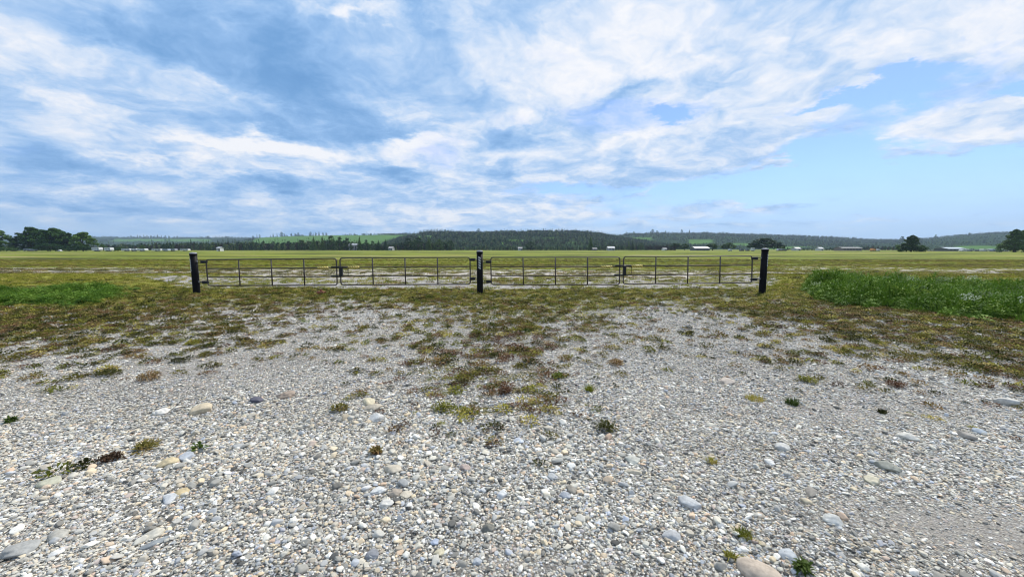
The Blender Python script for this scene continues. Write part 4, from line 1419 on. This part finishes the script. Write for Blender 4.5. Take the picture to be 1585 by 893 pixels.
for kind, px, top, w, Y, lab in [
    ('spruce1', 486, 365.5, 13, 420, "dark conifer starting the taller group left of the pale roofed house"),
    ('pine', 467, 370, 13, 425, "lower dark tree just left of the taller conifer group"),
    ('spruce0', 500, 366, 11, 415, "second dark conifer of the taller group by the far field"),
    ('pine', 513, 362.5, 14, 420, "tallest dark pointed tree of the group left of the pale roofed house"),
    ('pine', 526, 364.5, 16, 425, "broad dark tree between the tallest pine and the pale roofed house"),
    ('pine', 538, 367, 11, 430, "dark tree touching the left side of the pale roofed house"),
    ('spruce0', 557, 364.5, 8, 400, "slim dark conifer just right of the pale roofed house"),
    ('pine', 567, 369.5, 12, 410, "dark tree second right of the pale roofed house"),
    ('pine', 577, 371.5, 11, 410, "small dark tree third right of the pale roofed house"),
    ('spruce1', 586, 371, 10, 412, "small conifer in the row right of the pale roofed house"),
    ('spruce0', 597, 370, 9, 412, "conifer at the right end of the row by the pale roofed house"),
    ('pine', 632, 367, 16, 420, "dark pine at the left end of the dense middle wood"),
    ('pine', 648, 365.5, 16, 425, "tall dark pine in the dense middle wood, left part"),
    ('spruce0', 664, 367, 12, 425, "dark conifer in the middle of the dense wood"),
    ('pine', 680, 368.5, 15, 430, "dark pine near the right end of the dense middle wood"),
    ('pine', 697, 371.5, 14, 430, "last dark pine of the dense middle wood, left of the middle post"),
    ('pine', 822, 373, 20, 470, "dark pine against the wooded hillside right of the middle post"),
    ('spruce1', 914, 364.5, 10, 400, "slim dark conifer against the wooded hill above the third gate"),
    ('spruce2', 973, 369.5, 6, 420, "left of the twin slim conifers before the pale field"),
    ('spruce2', 979, 371, 6, 420, "right of the twin slim conifers before the pale field"),
    ('pine', 992, 375, 9, 430, "small dark tree right of the twin slim conifers"),
    ('broad0', 1045, 375, 22, 420, "dark rounded tree left of the long white roof"),
    ('broad1', 1060, 376.5, 20, 415, "lower dark rounded tree touching the long white roof"),
    ('broad0', 1103, 376, 22, 400, "left dark tree of the pair between long white roof and tallest post"),
    ('broad1', 1127, 375, 24, 400, "right dark tree of the pair left of the tallest post"),
    ('broad0', 1184, 366.5, 40, 380, "wide round dark green tree behind the top of the tallest post"),
    ('broad1', 1168, 374, 26, 385, "lower left neighbour of the wide round tree behind the tallest post"),
    ('broad1', 1203, 374, 24, 375, "lower right neighbour of the wide round tree behind the tallest post")]:
    place_tree(kind, px, top, 388, w, Y, lab, "conifer_tree" if 'spruce' in kind or kind == 'pine' else "broadleaf_tree", group=FT)
place_tree('shaggy', 1410, 360.5, 390, 36, 210, "lone bushy spruce standing in the right part of the far field", "conifer_tree", group=FT)
place_tree('bush', 1403, 375, 390, 34, 212, "dark bush at the left foot of the lone spruce", "bush", 'bush')
place_tree('bush', 1424, 379, 390, 26, 209, "dark bush at the right foot of the lone spruce", "bush", 'bush')
place_tree('shaggy', 1569, 350, 390, 38, 200, "dark bushy spruce near the right edge of the picture", "conifer_tree", group=FT)
place_tree('dome', 1588, 353, 390, 44, 203, "dark tree cut by the right edge of the picture", "conifer_tree", group=FT)
place_tree('bush', 1572, 372, 390, 46, 204, "dense dark bush under the spruces at the right edge", "bush", 'bush')

# ------------------------------------------------------------------ hills and far woods
def hills_material(name, wood, fields):
    m, t, b = new_mat(name)
    geo = t.n.new('ShaderNodeNewGeometry').outputs['Position']
    a = t.n.new('ShaderNodeAttribute')
    a.attribute_name = 'meadow'
    n = t.noise(geo, 0.02, 6, 0.6)
    w = t.ramp(n, [(0.3, tuple(c * 0.6 for c in wood)), (0.7, tuple(c * 1.3 for c in wood))])
    f = t.ramp(t.noise(t.vmath('MULTIPLY', geo, (0.004, 0.02, 0.02)), 1.0, 4, 0.6), [(0.3, tuple(c * 0.8 for c in fields)), (0.7, tuple(c * 1.2 for c in fields))])
    t.l.new(t.mix(a.outputs['Fac'], w, f), b.inputs['Base Color'])
    b.inputs['Roughness'].default_value = 1.0
    b.inputs['Specular IOR Level'].default_value = 0.0
    return m


M_HILL = hills_material("hill_ground", (0.030, 0.052, 0.024), (0.085, 0.165, 0.040))
far_kit = []
for i in range(3):
    c, tk = broad_tree(30 + i, 14, 4.6 + i * 0.6, 150, 2.3, M_FOREST, 0.02)
    far_kit.append(kit_obj("far_tree", c))
for i in range(3):
    c, tk = conifer(40 + i, 17, 2.8 + 0.3 * i, 9, 130, 1.7, M_FOREST, 0.02)
    far_kit.append(kit_obj("far_tree", c))
for i in range(2):
    c, tk = broad_tree(50 + i, 13, 3.6, 120, 1.9, M_BARE, 0.05)
    far_kit.append(kit_obj("far_tree", c))


def hill(profile, Y0, Yr, back, meadows, ntrees, label_wood, tree_scale=1.0, tree_px=3.0, bare=0.0, x0=None, x1=None, rough=1.0):
    """ridge seen from the camera: profile = [(px, py of the wooded crest)], foot at Y0, crest at Yr"""
    pxs = np.array([p[0] for p in profile], float)
    pys = np.array([p[1] for p in profile], float)
    cols = np.linspace(pxs[0], pxs[-1], int((pxs[-1] - pxs[0]) / 6))
    T = np.concatenate([np.linspace(0, 1, 26), 1 + np.linspace(0.1, 1, 8)])
    crest_py = np.interp(cols, pxs, pys)
    zr = np.array([P(c, p, Yr).z for c, p in zip(cols, crest_py)])
    xr = (cols - 792.5) / F_PX * Yr * CP      # azimuth line of each column
    V = []
    tt = []
    for t in T:
        Yv = Y0 + (Yr - Y0) * t if t <= 1 else Yr + back * (t - 1)
        prof = ss(np.array([t]), 0.0, 1.0)[0] ** 0.9 if t <= 1 else 1 - ss(np.array([t]), 1.0, 2.0)[0]
        Xv = xr * Yv / Yr
        Z = np.maximum(zr, 0) * prof
        Z = Z + (fbm(Xv, np.full_like(Xv, Yv), 0.004, 3, 70.0) - 0.5) * 0.16 * np.maximum(zr, 0) * (4 * min(t, 1) * (1 - min(t, 1))) * rough
        Z = Z - 0.6
        V.append(np.stack([Xv, np.full_like(Xv, Yv), Z], -1))
        tt.append(np.full_like(Xv, t))
    V = np.array(V)
    ny, nx = V.shape[:2]
    verts = V.reshape(-1, 3)
    i = np.arange(nx * ny).reshape(ny, nx)
    faces = np.stack([i[:-1, :-1], i[:-1, 1:], i[1:, 1:], i[1:, :-1]], -1).reshape(-1, 4)

    def meadow_at(X, Y, Z):
        px, py = proj(X, Y, Z)
        jx = (fbm(X, Y, 0.01, 2, 77.0) - 0.5) * 14
        jy = (fbm(X, Y, 0.012, 2, 78.0) - 0.5) * 2.0
        m = np.zeros_like(px)
        for (a, b, c, d) in meadows:
            q = ss(px + jx, a - 3, a + 3) * (1 - ss(px + jx, b - 3, b + 3)) * ss(py + jy, c - 0.4, c + 0.4) * (1 - ss(py + jy, d - 0.4, d + 0.4))
            m = np.maximum(m, q)
        return m * (Y <= Yr + 5)
    me = from_np("hills", verts, faces, [M_HILL], smooth=True)
    a = me.attributes.new('meadow', 'FLOAT', 'POINT')
    a.data.foreach_set('value', meadow_at(verts[:, 0], verts[:, 1], verts[:, 2]).astype(np.float32))
    o = mesh_obj("hills", me)
    tag(o, kind='structure')
    # wood on it
    u = rng.uniform(0, nx - 1.001, ntrees)
    t = rng.beta(1.1, 1.0, ntrees) * 1.04
    # find position by interpolation in the grid
    fi = np.interp(t, T, np.arange(len(T)))
    i0 = np.floor(fi).astype(int)
    j0 = np.floor(u).astype(int)
    fi -= i0
    fu = (u - j0)[:, None]
    fi = fi[:, None]
    i1 = np.minimum(i0 + 1, ny - 1)
    pts = (V[i0, j0] * (1 - fu) + V[i0, j0 + 1] * fu) * (1 - fi) + (V[i1, j0] * (1 - fu) + V[i1, j0 + 1] * fu) * fi
    md = meadow_at(pts[:, 0], pts[:, 1], pts[:, 2])
    keep = (md < 0.5) & (rng.random(ntrees) < 0.35 + 1.3 * fbm(pts[:, 0], pts[:, 1], 0.01, 3, 80.0))
    pts = pts[keep]
    n = len(pts)
    want = tree_px / F_PX * pts[:, 1]
    s = want / 14.0 * rng.uniform(0.6, 1.3, n) * (0.45 + 1.1 * fbm(pts[:, 0], pts[:, 1], 0.009, 3, 90.0)) * tree_scale
    kind = fbm(pts[:, 0], pts[:, 1], 0.008, 2, 95.0) + rng.normal(0, 0.16, n)
    idx = np.where(kind < 0.48, rng.integers(0, 3, n), rng.integers(3, 6, n))
    idx = np.where(rng.random(n) < bare, rng.integers(6, 8, n), idx)
    w = s * rng.uniform(0.9, 1.5, n)
    scatter("forest", far_kit, pts, np.stack([np.zeros(n), np.zeros(n), rng.uniform(0, 6.28, n)], -1), np.stack([w, w, s], -1), idx, label_wood, 'forest')
    return V


def crest_z(V, px, t_idx=25):
    """height and place of a ridge's crest in direction px"""
    row = V[t_idx]
    p, _ = proj(row[:, 0], row[:, 1], row[:, 2])
    return Vector((float(np.interp(px, p, row[:, 0])), float(row[0, 1]), float(np.interp(px, p, row[:, 2]))))


# far blue ridge on the left
HA = hill([(-700, 372), (-200, 370), (60, 368.5), (150, 368.0), (230, 369.0), (300, 369.0), (350, 368.5), (400, 370), (470, 371), (560, 372)], 1500, 3400, 700,
          [(176, 325, 370.2, 373.6)], 9000, "blue green wooded ridge far off on the left", tree_px=1.9)
# meadow hill
HB = hill([(300, 383), (370, 375), (405, 368.5), (450, 366.3), (520, 365.0), (580, 364.2), (620, 364.0), (660, 364.0), (720, 366), (800, 368)], 900, 2200, 600,
          [(395, 650, 364.0, 377.5), (340, 400, 373, 375)], 5200, "woods round the green meadow hill left of the middle post", tree_px=2.6)
# wooded hill in the middle
HC = hill([(590, 380), (625, 369.5), (655, 363.5), (700, 364.0), (740, 362.3), (790, 362), (830, 362), (890, 362.5), (930, 365.3), (965, 371), (1000, 377), (1040, 382)], 560, 1350, 600,
          [(786, 812, 371.6, 373.2), (640, 672, 364.5, 369), (690, 702, 366.5, 368.5), (845, 860, 367, 368.6), (768, 780, 376, 378), (880, 900, 374, 375.6)], 11000, "dense dark green wood covering the middle hill", tree_px=4.4, bare=0.18)
# second wooded hill on the right, behind
HD = hill([(880, 376), (940, 369), (970, 364.8), (1010, 363.3), (1060, 363.3), (1110, 363.5), (1170, 364.8), (1240, 367.5), (1300, 370.3), (1350, 373), (1420, 374)], 900, 2400, 700,
          [(955, 1010, 367.5, 374), (1062, 1100, 371, 378), (1128, 1160, 376, 380), (1185, 1330, 382, 387)], 9000, "wooded hill sinking to the right behind the tallest post", tree_px=2.6, bare=0.15)
# right hill rising to the edge
HE = hill([(1230, 377), (1300, 376), (1380, 375), (1420, 371.5), (1480, 366.0), (1530, 362.3), (1585, 359.8), (1700, 357), (1900, 360), (2300, 364)], 800, 2000, 700,
          [(1480, 1600, 381, 387)], 9000, "blue green wooded slope rising to the right edge", tree_px=2.4, bare=0.1)


def belt(x0, x1, Ya, Yb, top_prof, n, label, bare=0.35, name="forest"):
    """flat woodland in front of the hills; height given by the line of its tops"""
    px = rng.uniform(x0, x1, n)
    Y = rng.uniform(Ya, Yb, n)
    X = (px - 792.5) / F_PX * Y * CP
    tx, ty = zip(*top_prof)
    top = np.interp(px, tx, ty) + rng.normal(0, 0.8, n) + (fbm(X, Y, 0.05, 2, 66.0) - 0.5) * 3
    zt = np.array([P(a, b, c).z for a, b, c in zip(px, top, Y)])
    s = np.maximum(zt, 1.0) / 14.5 * rng.uniform(0.7, 1.04, n)
    idx = np.where(rng.random(n) < bare, rng.integers(6, 8, n), rng.integers(0, 6, n))
    w = s * rng.uniform(0.5, 0.85, n)
    pts = np.stack([X, Y, np.full(n, -0.4)], -1)
    scatter(name, far_kit, pts, np.stack([np.zeros(n), np.zeros(n), rng.uniform(0, 6.28, n)], -1), np.stack([w, w, s], -1), idx, label, 'forest')


belt(-300, 200, 520, 620, [(-300, 378), (0, 377), (200, 376)], 700, "low dark wood behind the left grove")
belt(190, 700, 440, 560, [(190, 379), (240, 375), (300, 374), (400, 373.5), (450, 373.5), (480, 371), (545, 371), (560, 376), (610, 376), (640, 371), (700, 373)], 1900,
     "dark belt of wood along the far side of the field, left of the middle post")
belt(1000, 1045, 430, 520, [(1000, 377), (1045, 378)], 120, "grey brown thicket left of the long white roof", 0.9)
belt(1215, 1400, 480, 560, [(1215, 384), (1270, 385), (1300, 381), (1350, 380), (1400, 380)], 330, "thin hedge and scrub along the far side of the field on the right", 0.5)
belt(1430, 1800, 420, 520, [(1430, 386), (1500, 385.5), (1800, 383)], 300, "thin green scrub below the right hill", 0.3)
belt(700, 1000, 470, 540, [(700, 380), (800, 381), (900, 380), (1000, 378)], 500, "dark trees along the foot of the middle hill", 0.25)

# trees that stand out against the sky on the ridges
RT = "small trees in a line on the skyline"
for V, spots, hp in ((HA, [(203, 3.4), (213, 4.2), (217, 3.2), (223, 4.6), (228, 3.8), (234, 3.6), (239, 4.4), (244, 4.8), (250, 3.8), (256, 3.6), (262, 3.0), (270, 2.6), (275, 3.0)], 0),
                     (HB, [(386, 3.6), (392, 4.4), (398, 5.5), (402, 4.5), (419, 3.5), (423, 5.2), (429, 5.4), (436, 6.0), (441, 4.4), (451, 4.2), (457, 3.8), (462, 4.6), (481, 5.2), (485, 3.8), (489, 4.4), (494, 5.4), (500, 4.5), (505, 4.0)], 1),
                     (HC, [(664, 6.0), (672, 4.5), (688, 4.0), (741, 6.5), (753, 4.5), (768, 5.5), (833, 4.0), (870, 5.5), (890, 4.8), (909, 6), (925, 5.6)], 2),
                     (HD, [(969, 5.6), (981, 4.8), (1010, 6.5), (1017, 5.0), (1030, 4.6), (1055, 6.0), (1067, 5.8), (1094, 5.0)], 3),
                     (HE, [(1396, 6.2), (1448, 4.6), (1500, 3.6)], 4)):
    where = ["far blue ridge at left", "green meadow hill", "wooded middle hill", "second wooded hill right of middle", "slope rising at the right"][hp]
    for px, h in spots:
        b = crest_z(V, px)
        kind = random.choice(['spruce0', 'pine', 'broad2', 'spruce2', 'pine'])
        (crown, trunk), h0, r0 = PROTO[kind]
        e = empty("ridge_tree", b + Vector((0, 0, -1)), random.uniform(0, 6), "small dark tree standing on the skyline of the " + where, 'tree', RT + " of the " + where)
        hh = 1.45 * h / F_PX * b.y
        e.scale = (hh / h0 * random.uniform(0.7, 1.3),) * 2 + (hh / h0,)
        mesh_obj("crown", crown, e)
        mesh_obj("trunk", trunk, e)

# ------------------------------------------------------------------ far buildings and vehicles
M_WALLW = plain("white_siding", (0.60, 0.60, 0.58), 0.6, 0, 0.06, 1.0)
M_WALLG = plain("grey_siding", (0.33, 0.34, 0.36), 0.7, 0, 0.1, 1.0)
M_WALLT = plain("tan_siding", (0.20, 0.175, 0.165), 0.7, 0, 0.1, 1.0)
M_ROOFW = plain("white_metal_roof", (0.36, 0.37, 0.38), 0.4, 0, 0.05, 1.0)
M_ROOFB = plain("pale_blue_metal_roof", (0.38, 0.44, 0.50), 0.4, 0.2, 0.05, 1.0)
M_ROOFG = plain("grey_roof", (0.30, 0.29, 0.29), 0.7, 0, 0.1, 1.0)
M_WINDOW = plain("dark_window_glass", (0.03, 0.035, 0.045), 0.15, 0, 0.1, 1.0)
M_TYRE = plain("tyre_rubber", (0.02, 0.02, 0.02), 0.8, 0, 0.1, 1.0)
M_ORANGE = plain("orange_paint", (0.70, 0.30, 0.08), 0.45, 0, 0.08, 1.0)
M_DKGREY = plain("dark_grey_paint", (0.09, 0.10, 0.11), 0.5, 0, 0.1, 1.0)


def house(px, py_base, wpx, wall_h, roof_h, depth, Y, wallm, roofm, label, name="house", nwin=3, rz=0.0, zb=0.0, cat='building', group=None):
    p = P(px, py_base, Y)
    w = wpx / F_PX * Y
    e = empty(name, (p.x, Y, zb), rz, label, cat, group)
    bm = bmesh.new()
    # walls with gable ends: ridge runs along x
    x, d = w / 2, depth / 2
    v = [bm.verts.new(c) for c in ((-x, -d, -0.3), (x, -d, -0.3), (x, d, -0.3), (-x, d, -0.3), (-x, -d, wall_h), (x, -d, wall_h), (x, d, wall_h), (-x, d, wall_h), (-x, 0, wall_h + roof_h), (x, 0, wall_h + roof_h))]
    for f in ((0, 1, 5, 4), (2, 3, 7, 6), (1, 2, 6, 9, 5), (3, 0, 4, 8, 7), (3, 2, 1, 0)): bm.faces.new([v[k] for k in f])
    mesh_obj("wall", bm_mesh("wall", bm, wallm), e)
    bm = bmesh.new()
    ov, th = 0.4, 0.14
    for s in (-1, 1):
        a = Vector((0, 0, wall_h + roof_h + 0.02))
        b = Vector((0, s * (d + ov), wall_h - roof_h * ov / d + 0.02))
        vs = []
        for xx in (-x - ov, x + ov):
            for q, dz in ((a, 0), (b, 0), (b, th), (a, th)):
                vs.append(bm.verts.new((xx, q.y, q.z + dz)))
        for f in ((0, 1, 2, 3), (7, 6, 5, 4), (0, 4, 5, 1), (1, 5, 6, 2), (2, 6, 7, 3)): bm.faces.new([vs[k] for k in f])
    mesh_obj("roof", bm_mesh("roof", bm, roofm), e)
    for k in range(nwin):
        cx = -x + w * (k + 0.75) / (nwin + 0.5)
        bm = bmesh.new()
        add_box(bm, (cx, -d - 0.03, wall_h * 0.58), (min(1.4, w / (nwin * 2)), 0.08, wall_h * 0.34))
        mesh_obj("window", bm_mesh("window", bm, M_WINDOW), e)
    bm = bmesh.new()
    add_box(bm, (x * 0.55, -d - 0.04, wall_h * 0.40), (1.1, 0.08, wall_h * 0.78))
    mesh_obj("door", bm_mesh("door", bm, M_DKGREY), e)
    return e


def trailer(px, wpx, hpx, Y, label, name="travel_trailer", body=None, motor=False, cat='trailer', group="white trailers and vehicles along the far side of the field"):
    body = body or M_WALLW
    p = P(px, 388, Y)
    L, H = wpx / F_PX * Y, hpx / F_PX * Y
    D = min(2.6, L * 0.8)
    e = empty(name, (p.x, Y, 0), random.uniform(-0.12, 0.12), label, cat, group)
    z0 = 0.14 * H
    bm = bmesh.new()
    if motor:       # car / pickup outline
        prof = [(-0.5, 0.16), (0.5, 0.16), (0.5, 0.50), (0.30, 0.55), (0.18, 0.96), (-0.30, 1.0), (-0.44, 0.58), (-0.5, 0.55)]
    else:           # box body with sloped nose
        prof = [(-0.5, 0.18), (0.46, 0.18), (0.5, 0.5), (0.44, 0.95), (0.38, 1.0), (-0.46, 1.0), (-0.5, 0.94)]
    A = [bm.verts.new((a * L, -D / 2, b * H)) for a, b in prof]
    B = [bm.verts.new((a * L, D / 2, b * H)) for a, b in prof]
    n = len(prof)
    bm.faces.new(A); bm.faces.new(B[::-1])
    for k in range(n): bm.faces.new((A[k], B[k], B[(k + 1) % n], A[(k + 1) % n]))
    mesh_obj("body", bm_mesh("body", bm, body), e)
    for cx in ((-0.08, 0.12) if motor else (-0.30, -0.02, 0.25)):
        bm = bmesh.new()
        add_box(bm, (cx * L, -D / 2 - 0.02, H * (0.74 if motor else 0.68)), (L * 0.13, 0.06, H * 0.20))
        mesh_obj("window", bm_mesh("window", bm, M_WINDOW), e)
    for cx in ((-0.3, 0.3) if motor else (-0.10, 0.03)):
        bm = bmesh.new()
        r = min(0.36, H * 0.17)
        add_tube(bm, [(cx * L, -D / 2 - 0.03, r), (cx * L, D / 2 + 0.03, r)], r, 14)
        mesh_obj("wheel", bm_mesh("wheel", bm, M_TYRE), e)
    if not motor:
        bm = bmesh.new()
        add_box(bm, (0.34 * L, -D / 2 - 0.02, H * 0.52), (min(0.8, L * 0.12), 0.05, H * 0.58))
        mesh_obj("door", bm_mesh("door", bm, M_WALLG), e)
    return e


trailer(151, 12, 6.0, 270, "boxy white trailer just right of the left grove")
trailer(169, 10, 5.6, 272, "boxy white trailer right of the small dark bush")
trailer(197, 12, 3.9, 280, "first white trailer of the long pale row at left")
trailer(208, 11, 4.2, 282, "second white trailer of the long pale row at left")
trailer(221, 14, 3.9, 282, "third and longest white trailer of the pale row at left")
trailer(244, 13, 3.4, 290, "white trailer right of the gap in the pale row at left")
trailer(257, 11, 3.2, 292, "greyish white trailer near the right end of the pale row", body=M_ROOFB)
trailer(268, 10, 3.4, 295, "grey trailer at the right end of the pale row", body=M_WALLG)
trailer(287, 12, 3.2, 300, "low white trailer left of the left post")
trailer(22, 16, 3.8, 296, "pale trailer half hidden under the tree at the left edge")
trailer(48, 17, 3.6, 291, "pale trailer half hidden under the left grove", body=M_ROOFW)
trailer(93, 4, 2.4, 262, "small white parked car before the left grove", "parked_car", motor=True, cat='car')
house(341, 388, 5, 2.2, 0.9, 4, 300, M_WALLW, M_ROOFW, "tiny white hut right of the left post", "hut", 1)
house(549, 388, 13, 6.2, 1.6, 9, 452, M_WALLG, M_ROOFW, "pale roofed two storey house between the dark conifers", nwin=3)
house(606, 388, 6, 2.6, 1.4, 8, 430, M_WALLG, M_ROOFG, "small dim house in the trees right of the pale roofed one", nwin=2)
bz = crest_z(HC, 732, 23)
house(732, 366, 5.5, 4.2, 1.8, 8, bz.y, M_WALLW, M_ROOFW, "white house near the top of the middle hill", nwin=2, zb=bz.z + 3.5)
house(739, 366, 2.4, 3.2, 1.2, 5, bz.y, M_WALLW, M_ROOFW, "small white outbuilding right of the hilltop house", "outbuilding", nwin=1, zb=bz.z + 3.0)
house(805, 388, 6, 2.4, 1.0, 6, 400, M_WALLW, M_ROOFG, "small white cabin at the foot of the middle hill", "cabin", 2)
house(945, 388, 10, 2.6, 1.4, 7, 392, M_WALLG, M_ROOFW, "white roofed cabin above the joint of the right gates", "cabin", 2)
house(920, 388, 6, 1.8, 0.7, 6, 395, M_WALLT, M_ROOFG, "low brown cabin left of the white roofed cabin", "cabin", 2)
house(1028, 388, 5, 1.8, 0.6, 5, 395, M_WALLW, M_ROOFW, "tiny pale shed left of the dark rounded tree", "shed", 1)
house(1083, 388, 22, 2.2, 1.6, 11, 385, M_DKGREY, M_ROOFW, "long low barn with a white roof between two dark trees", "barn", 4)
trailer(1130, 5, 3.2, 300, "small pale vehicle under the dark pair of trees", "parked_car", motor=True, cat='car')
trailer(1157, 5, 3.0, 300, "dark grey parked car left of the white van", "parked_car", body=M_DKGREY, motor=True, cat='car')
trailer(1148, 6, 3.6, 298, "dark green grey pickup left of the tallest post", "pickup_truck", body=M_DKGREY, motor=True, cat='truck')
trailer(1165, 4.5, 5.0, 296, "white van just left of the tallest post top", "van", cat='van')
trailer(1205, 5, 3.6, 310, "white parked car right of the tallest post", "parked_car", motor=True, cat='car')
trailer(1212, 10, 3.6, 308, "dark parked truck right of the tallest post", "pickup_truck", body=M_DKGREY, motor=True, cat='truck')
house(1232, 388, 7, 1.9, 1.3, 7, 380, M_WALLW, M_ROOFW, "white gabled shed nearer the tallest post", "shed", 1)
house(1268, 388, 6, 1.9, 1.3, 6, 380, M_WALLW, M_ROOFW, "white gabled shed further right, before the grey building", "shed", 1)
house(1312, 389, 30, 2.3, 0.7, 9, 330, M_WALLT, M_DKGREY, "long low grey building left of the orange truck", "long_building", 6)
trailer(1351, 6, 4.2, 300, "orange truck parked at the right side of the far field", "truck", body=M_ORANGE, motor=True, cat='truck')
trailer(1359, 4, 3.4, 302, "small white car beside the orange truck", "parked_car", motor=True, cat='car')
house(1469, 388.5, 26, 1.7, 1.0, 10, 290, M_DKGREY, M_ROOFB, "long open shed with pale blue metal roof right of the lone spruce", "long_shed", 4)
trailer(1440, 6, 2.6, 300, "white car between the lone spruce and the long shed", "parked_car", motor=True, cat='car')
for k, (px, w, h, lab) in enumerate([
        (1490, 7, 3.4, "first small white vehicle right of the long shed"), (1501, 9, 3.8, "second white vehicle right of the long shed, a trailer"),
        (1514, 6, 2.8, "dark car among the white row at right"), (1524, 9, 3.8, "white trailer in the middle of the right row"),
        (1536, 8, 4.0, "white trailer left of the spruces at the right edge"), (1546, 6, 3.0, "grey car left of the spruces at the right edge"),
        (1556, 7, 3.4, "last white vehicle before the spruces at the right edge")]):
    trailer(px, w, h, 255 + 3 * (k % 3), lab, "parked_car" if k in (2, 5, 0) else "travel_trailer", body=[M_WALLW, M_ROOFW, M_DKGREY, M_WALLW, M_ROOFB, M_WALLG, M_WALLW][k],
            motor=k in (0, 2, 5), cat='car' if k in (0, 2, 5) else 'trailer')
# transmission poles on the skyline of the middle hill
b = crest_z(HC, 715)
e = empty("power_pole", b, 0, "wooden power pole with two crossarms on the skyline left of the middle post", 'power pole')
M_WOOD = plain("pole_wood", (0.10, 0.085, 0.07), 0.9)
bm = bmesh.new()
for x in (-3.5, 3.5): add_tube(bm, [(x, 0, -1), (x, 0, 17)], [0.45, 0.32], 8)
mesh_obj("pole", bm_mesh("pole", bm, M_WOOD), e)
bm = bmesh.new()
add_box(bm, (0, 0, 15.2), (16, 0.5, 0.6))
mesh_obj("crossarm", bm_mesh("crossarm", bm, M_WOOD), e)

# ------------------------------------------------------------------ haze
bm = bmesh.new()
add_box(bm, (0, 2700, 150 - 2.5), (14800, 5700, 305))
me = bm_mesh("haze", bm)
hm = bpy.data.materials.new("haze_air")
hm.use_nodes = True
nt = hm.node_tree
nt.nodes.remove(nt.nodes['Principled BSDF'])
pv = nt.nodes.new('ShaderNodeVolumePrincipled')
pv.inputs['Color'].default_value = (0.62, 0.80, 1.0, 1)
pv.inputs['Density'].default_value = 0.00010
pv.inputs['Anisotropy'].default_value = 0.2
nt.links.new(pv.outputs[0], nt.nodes['Material Output'].inputs['Volume'])
me.materials.append(hm)
hz = mesh_obj("haze", me)
tag(hz, "pale blue air haze over the field and hills", 'haze', kind='stuff')
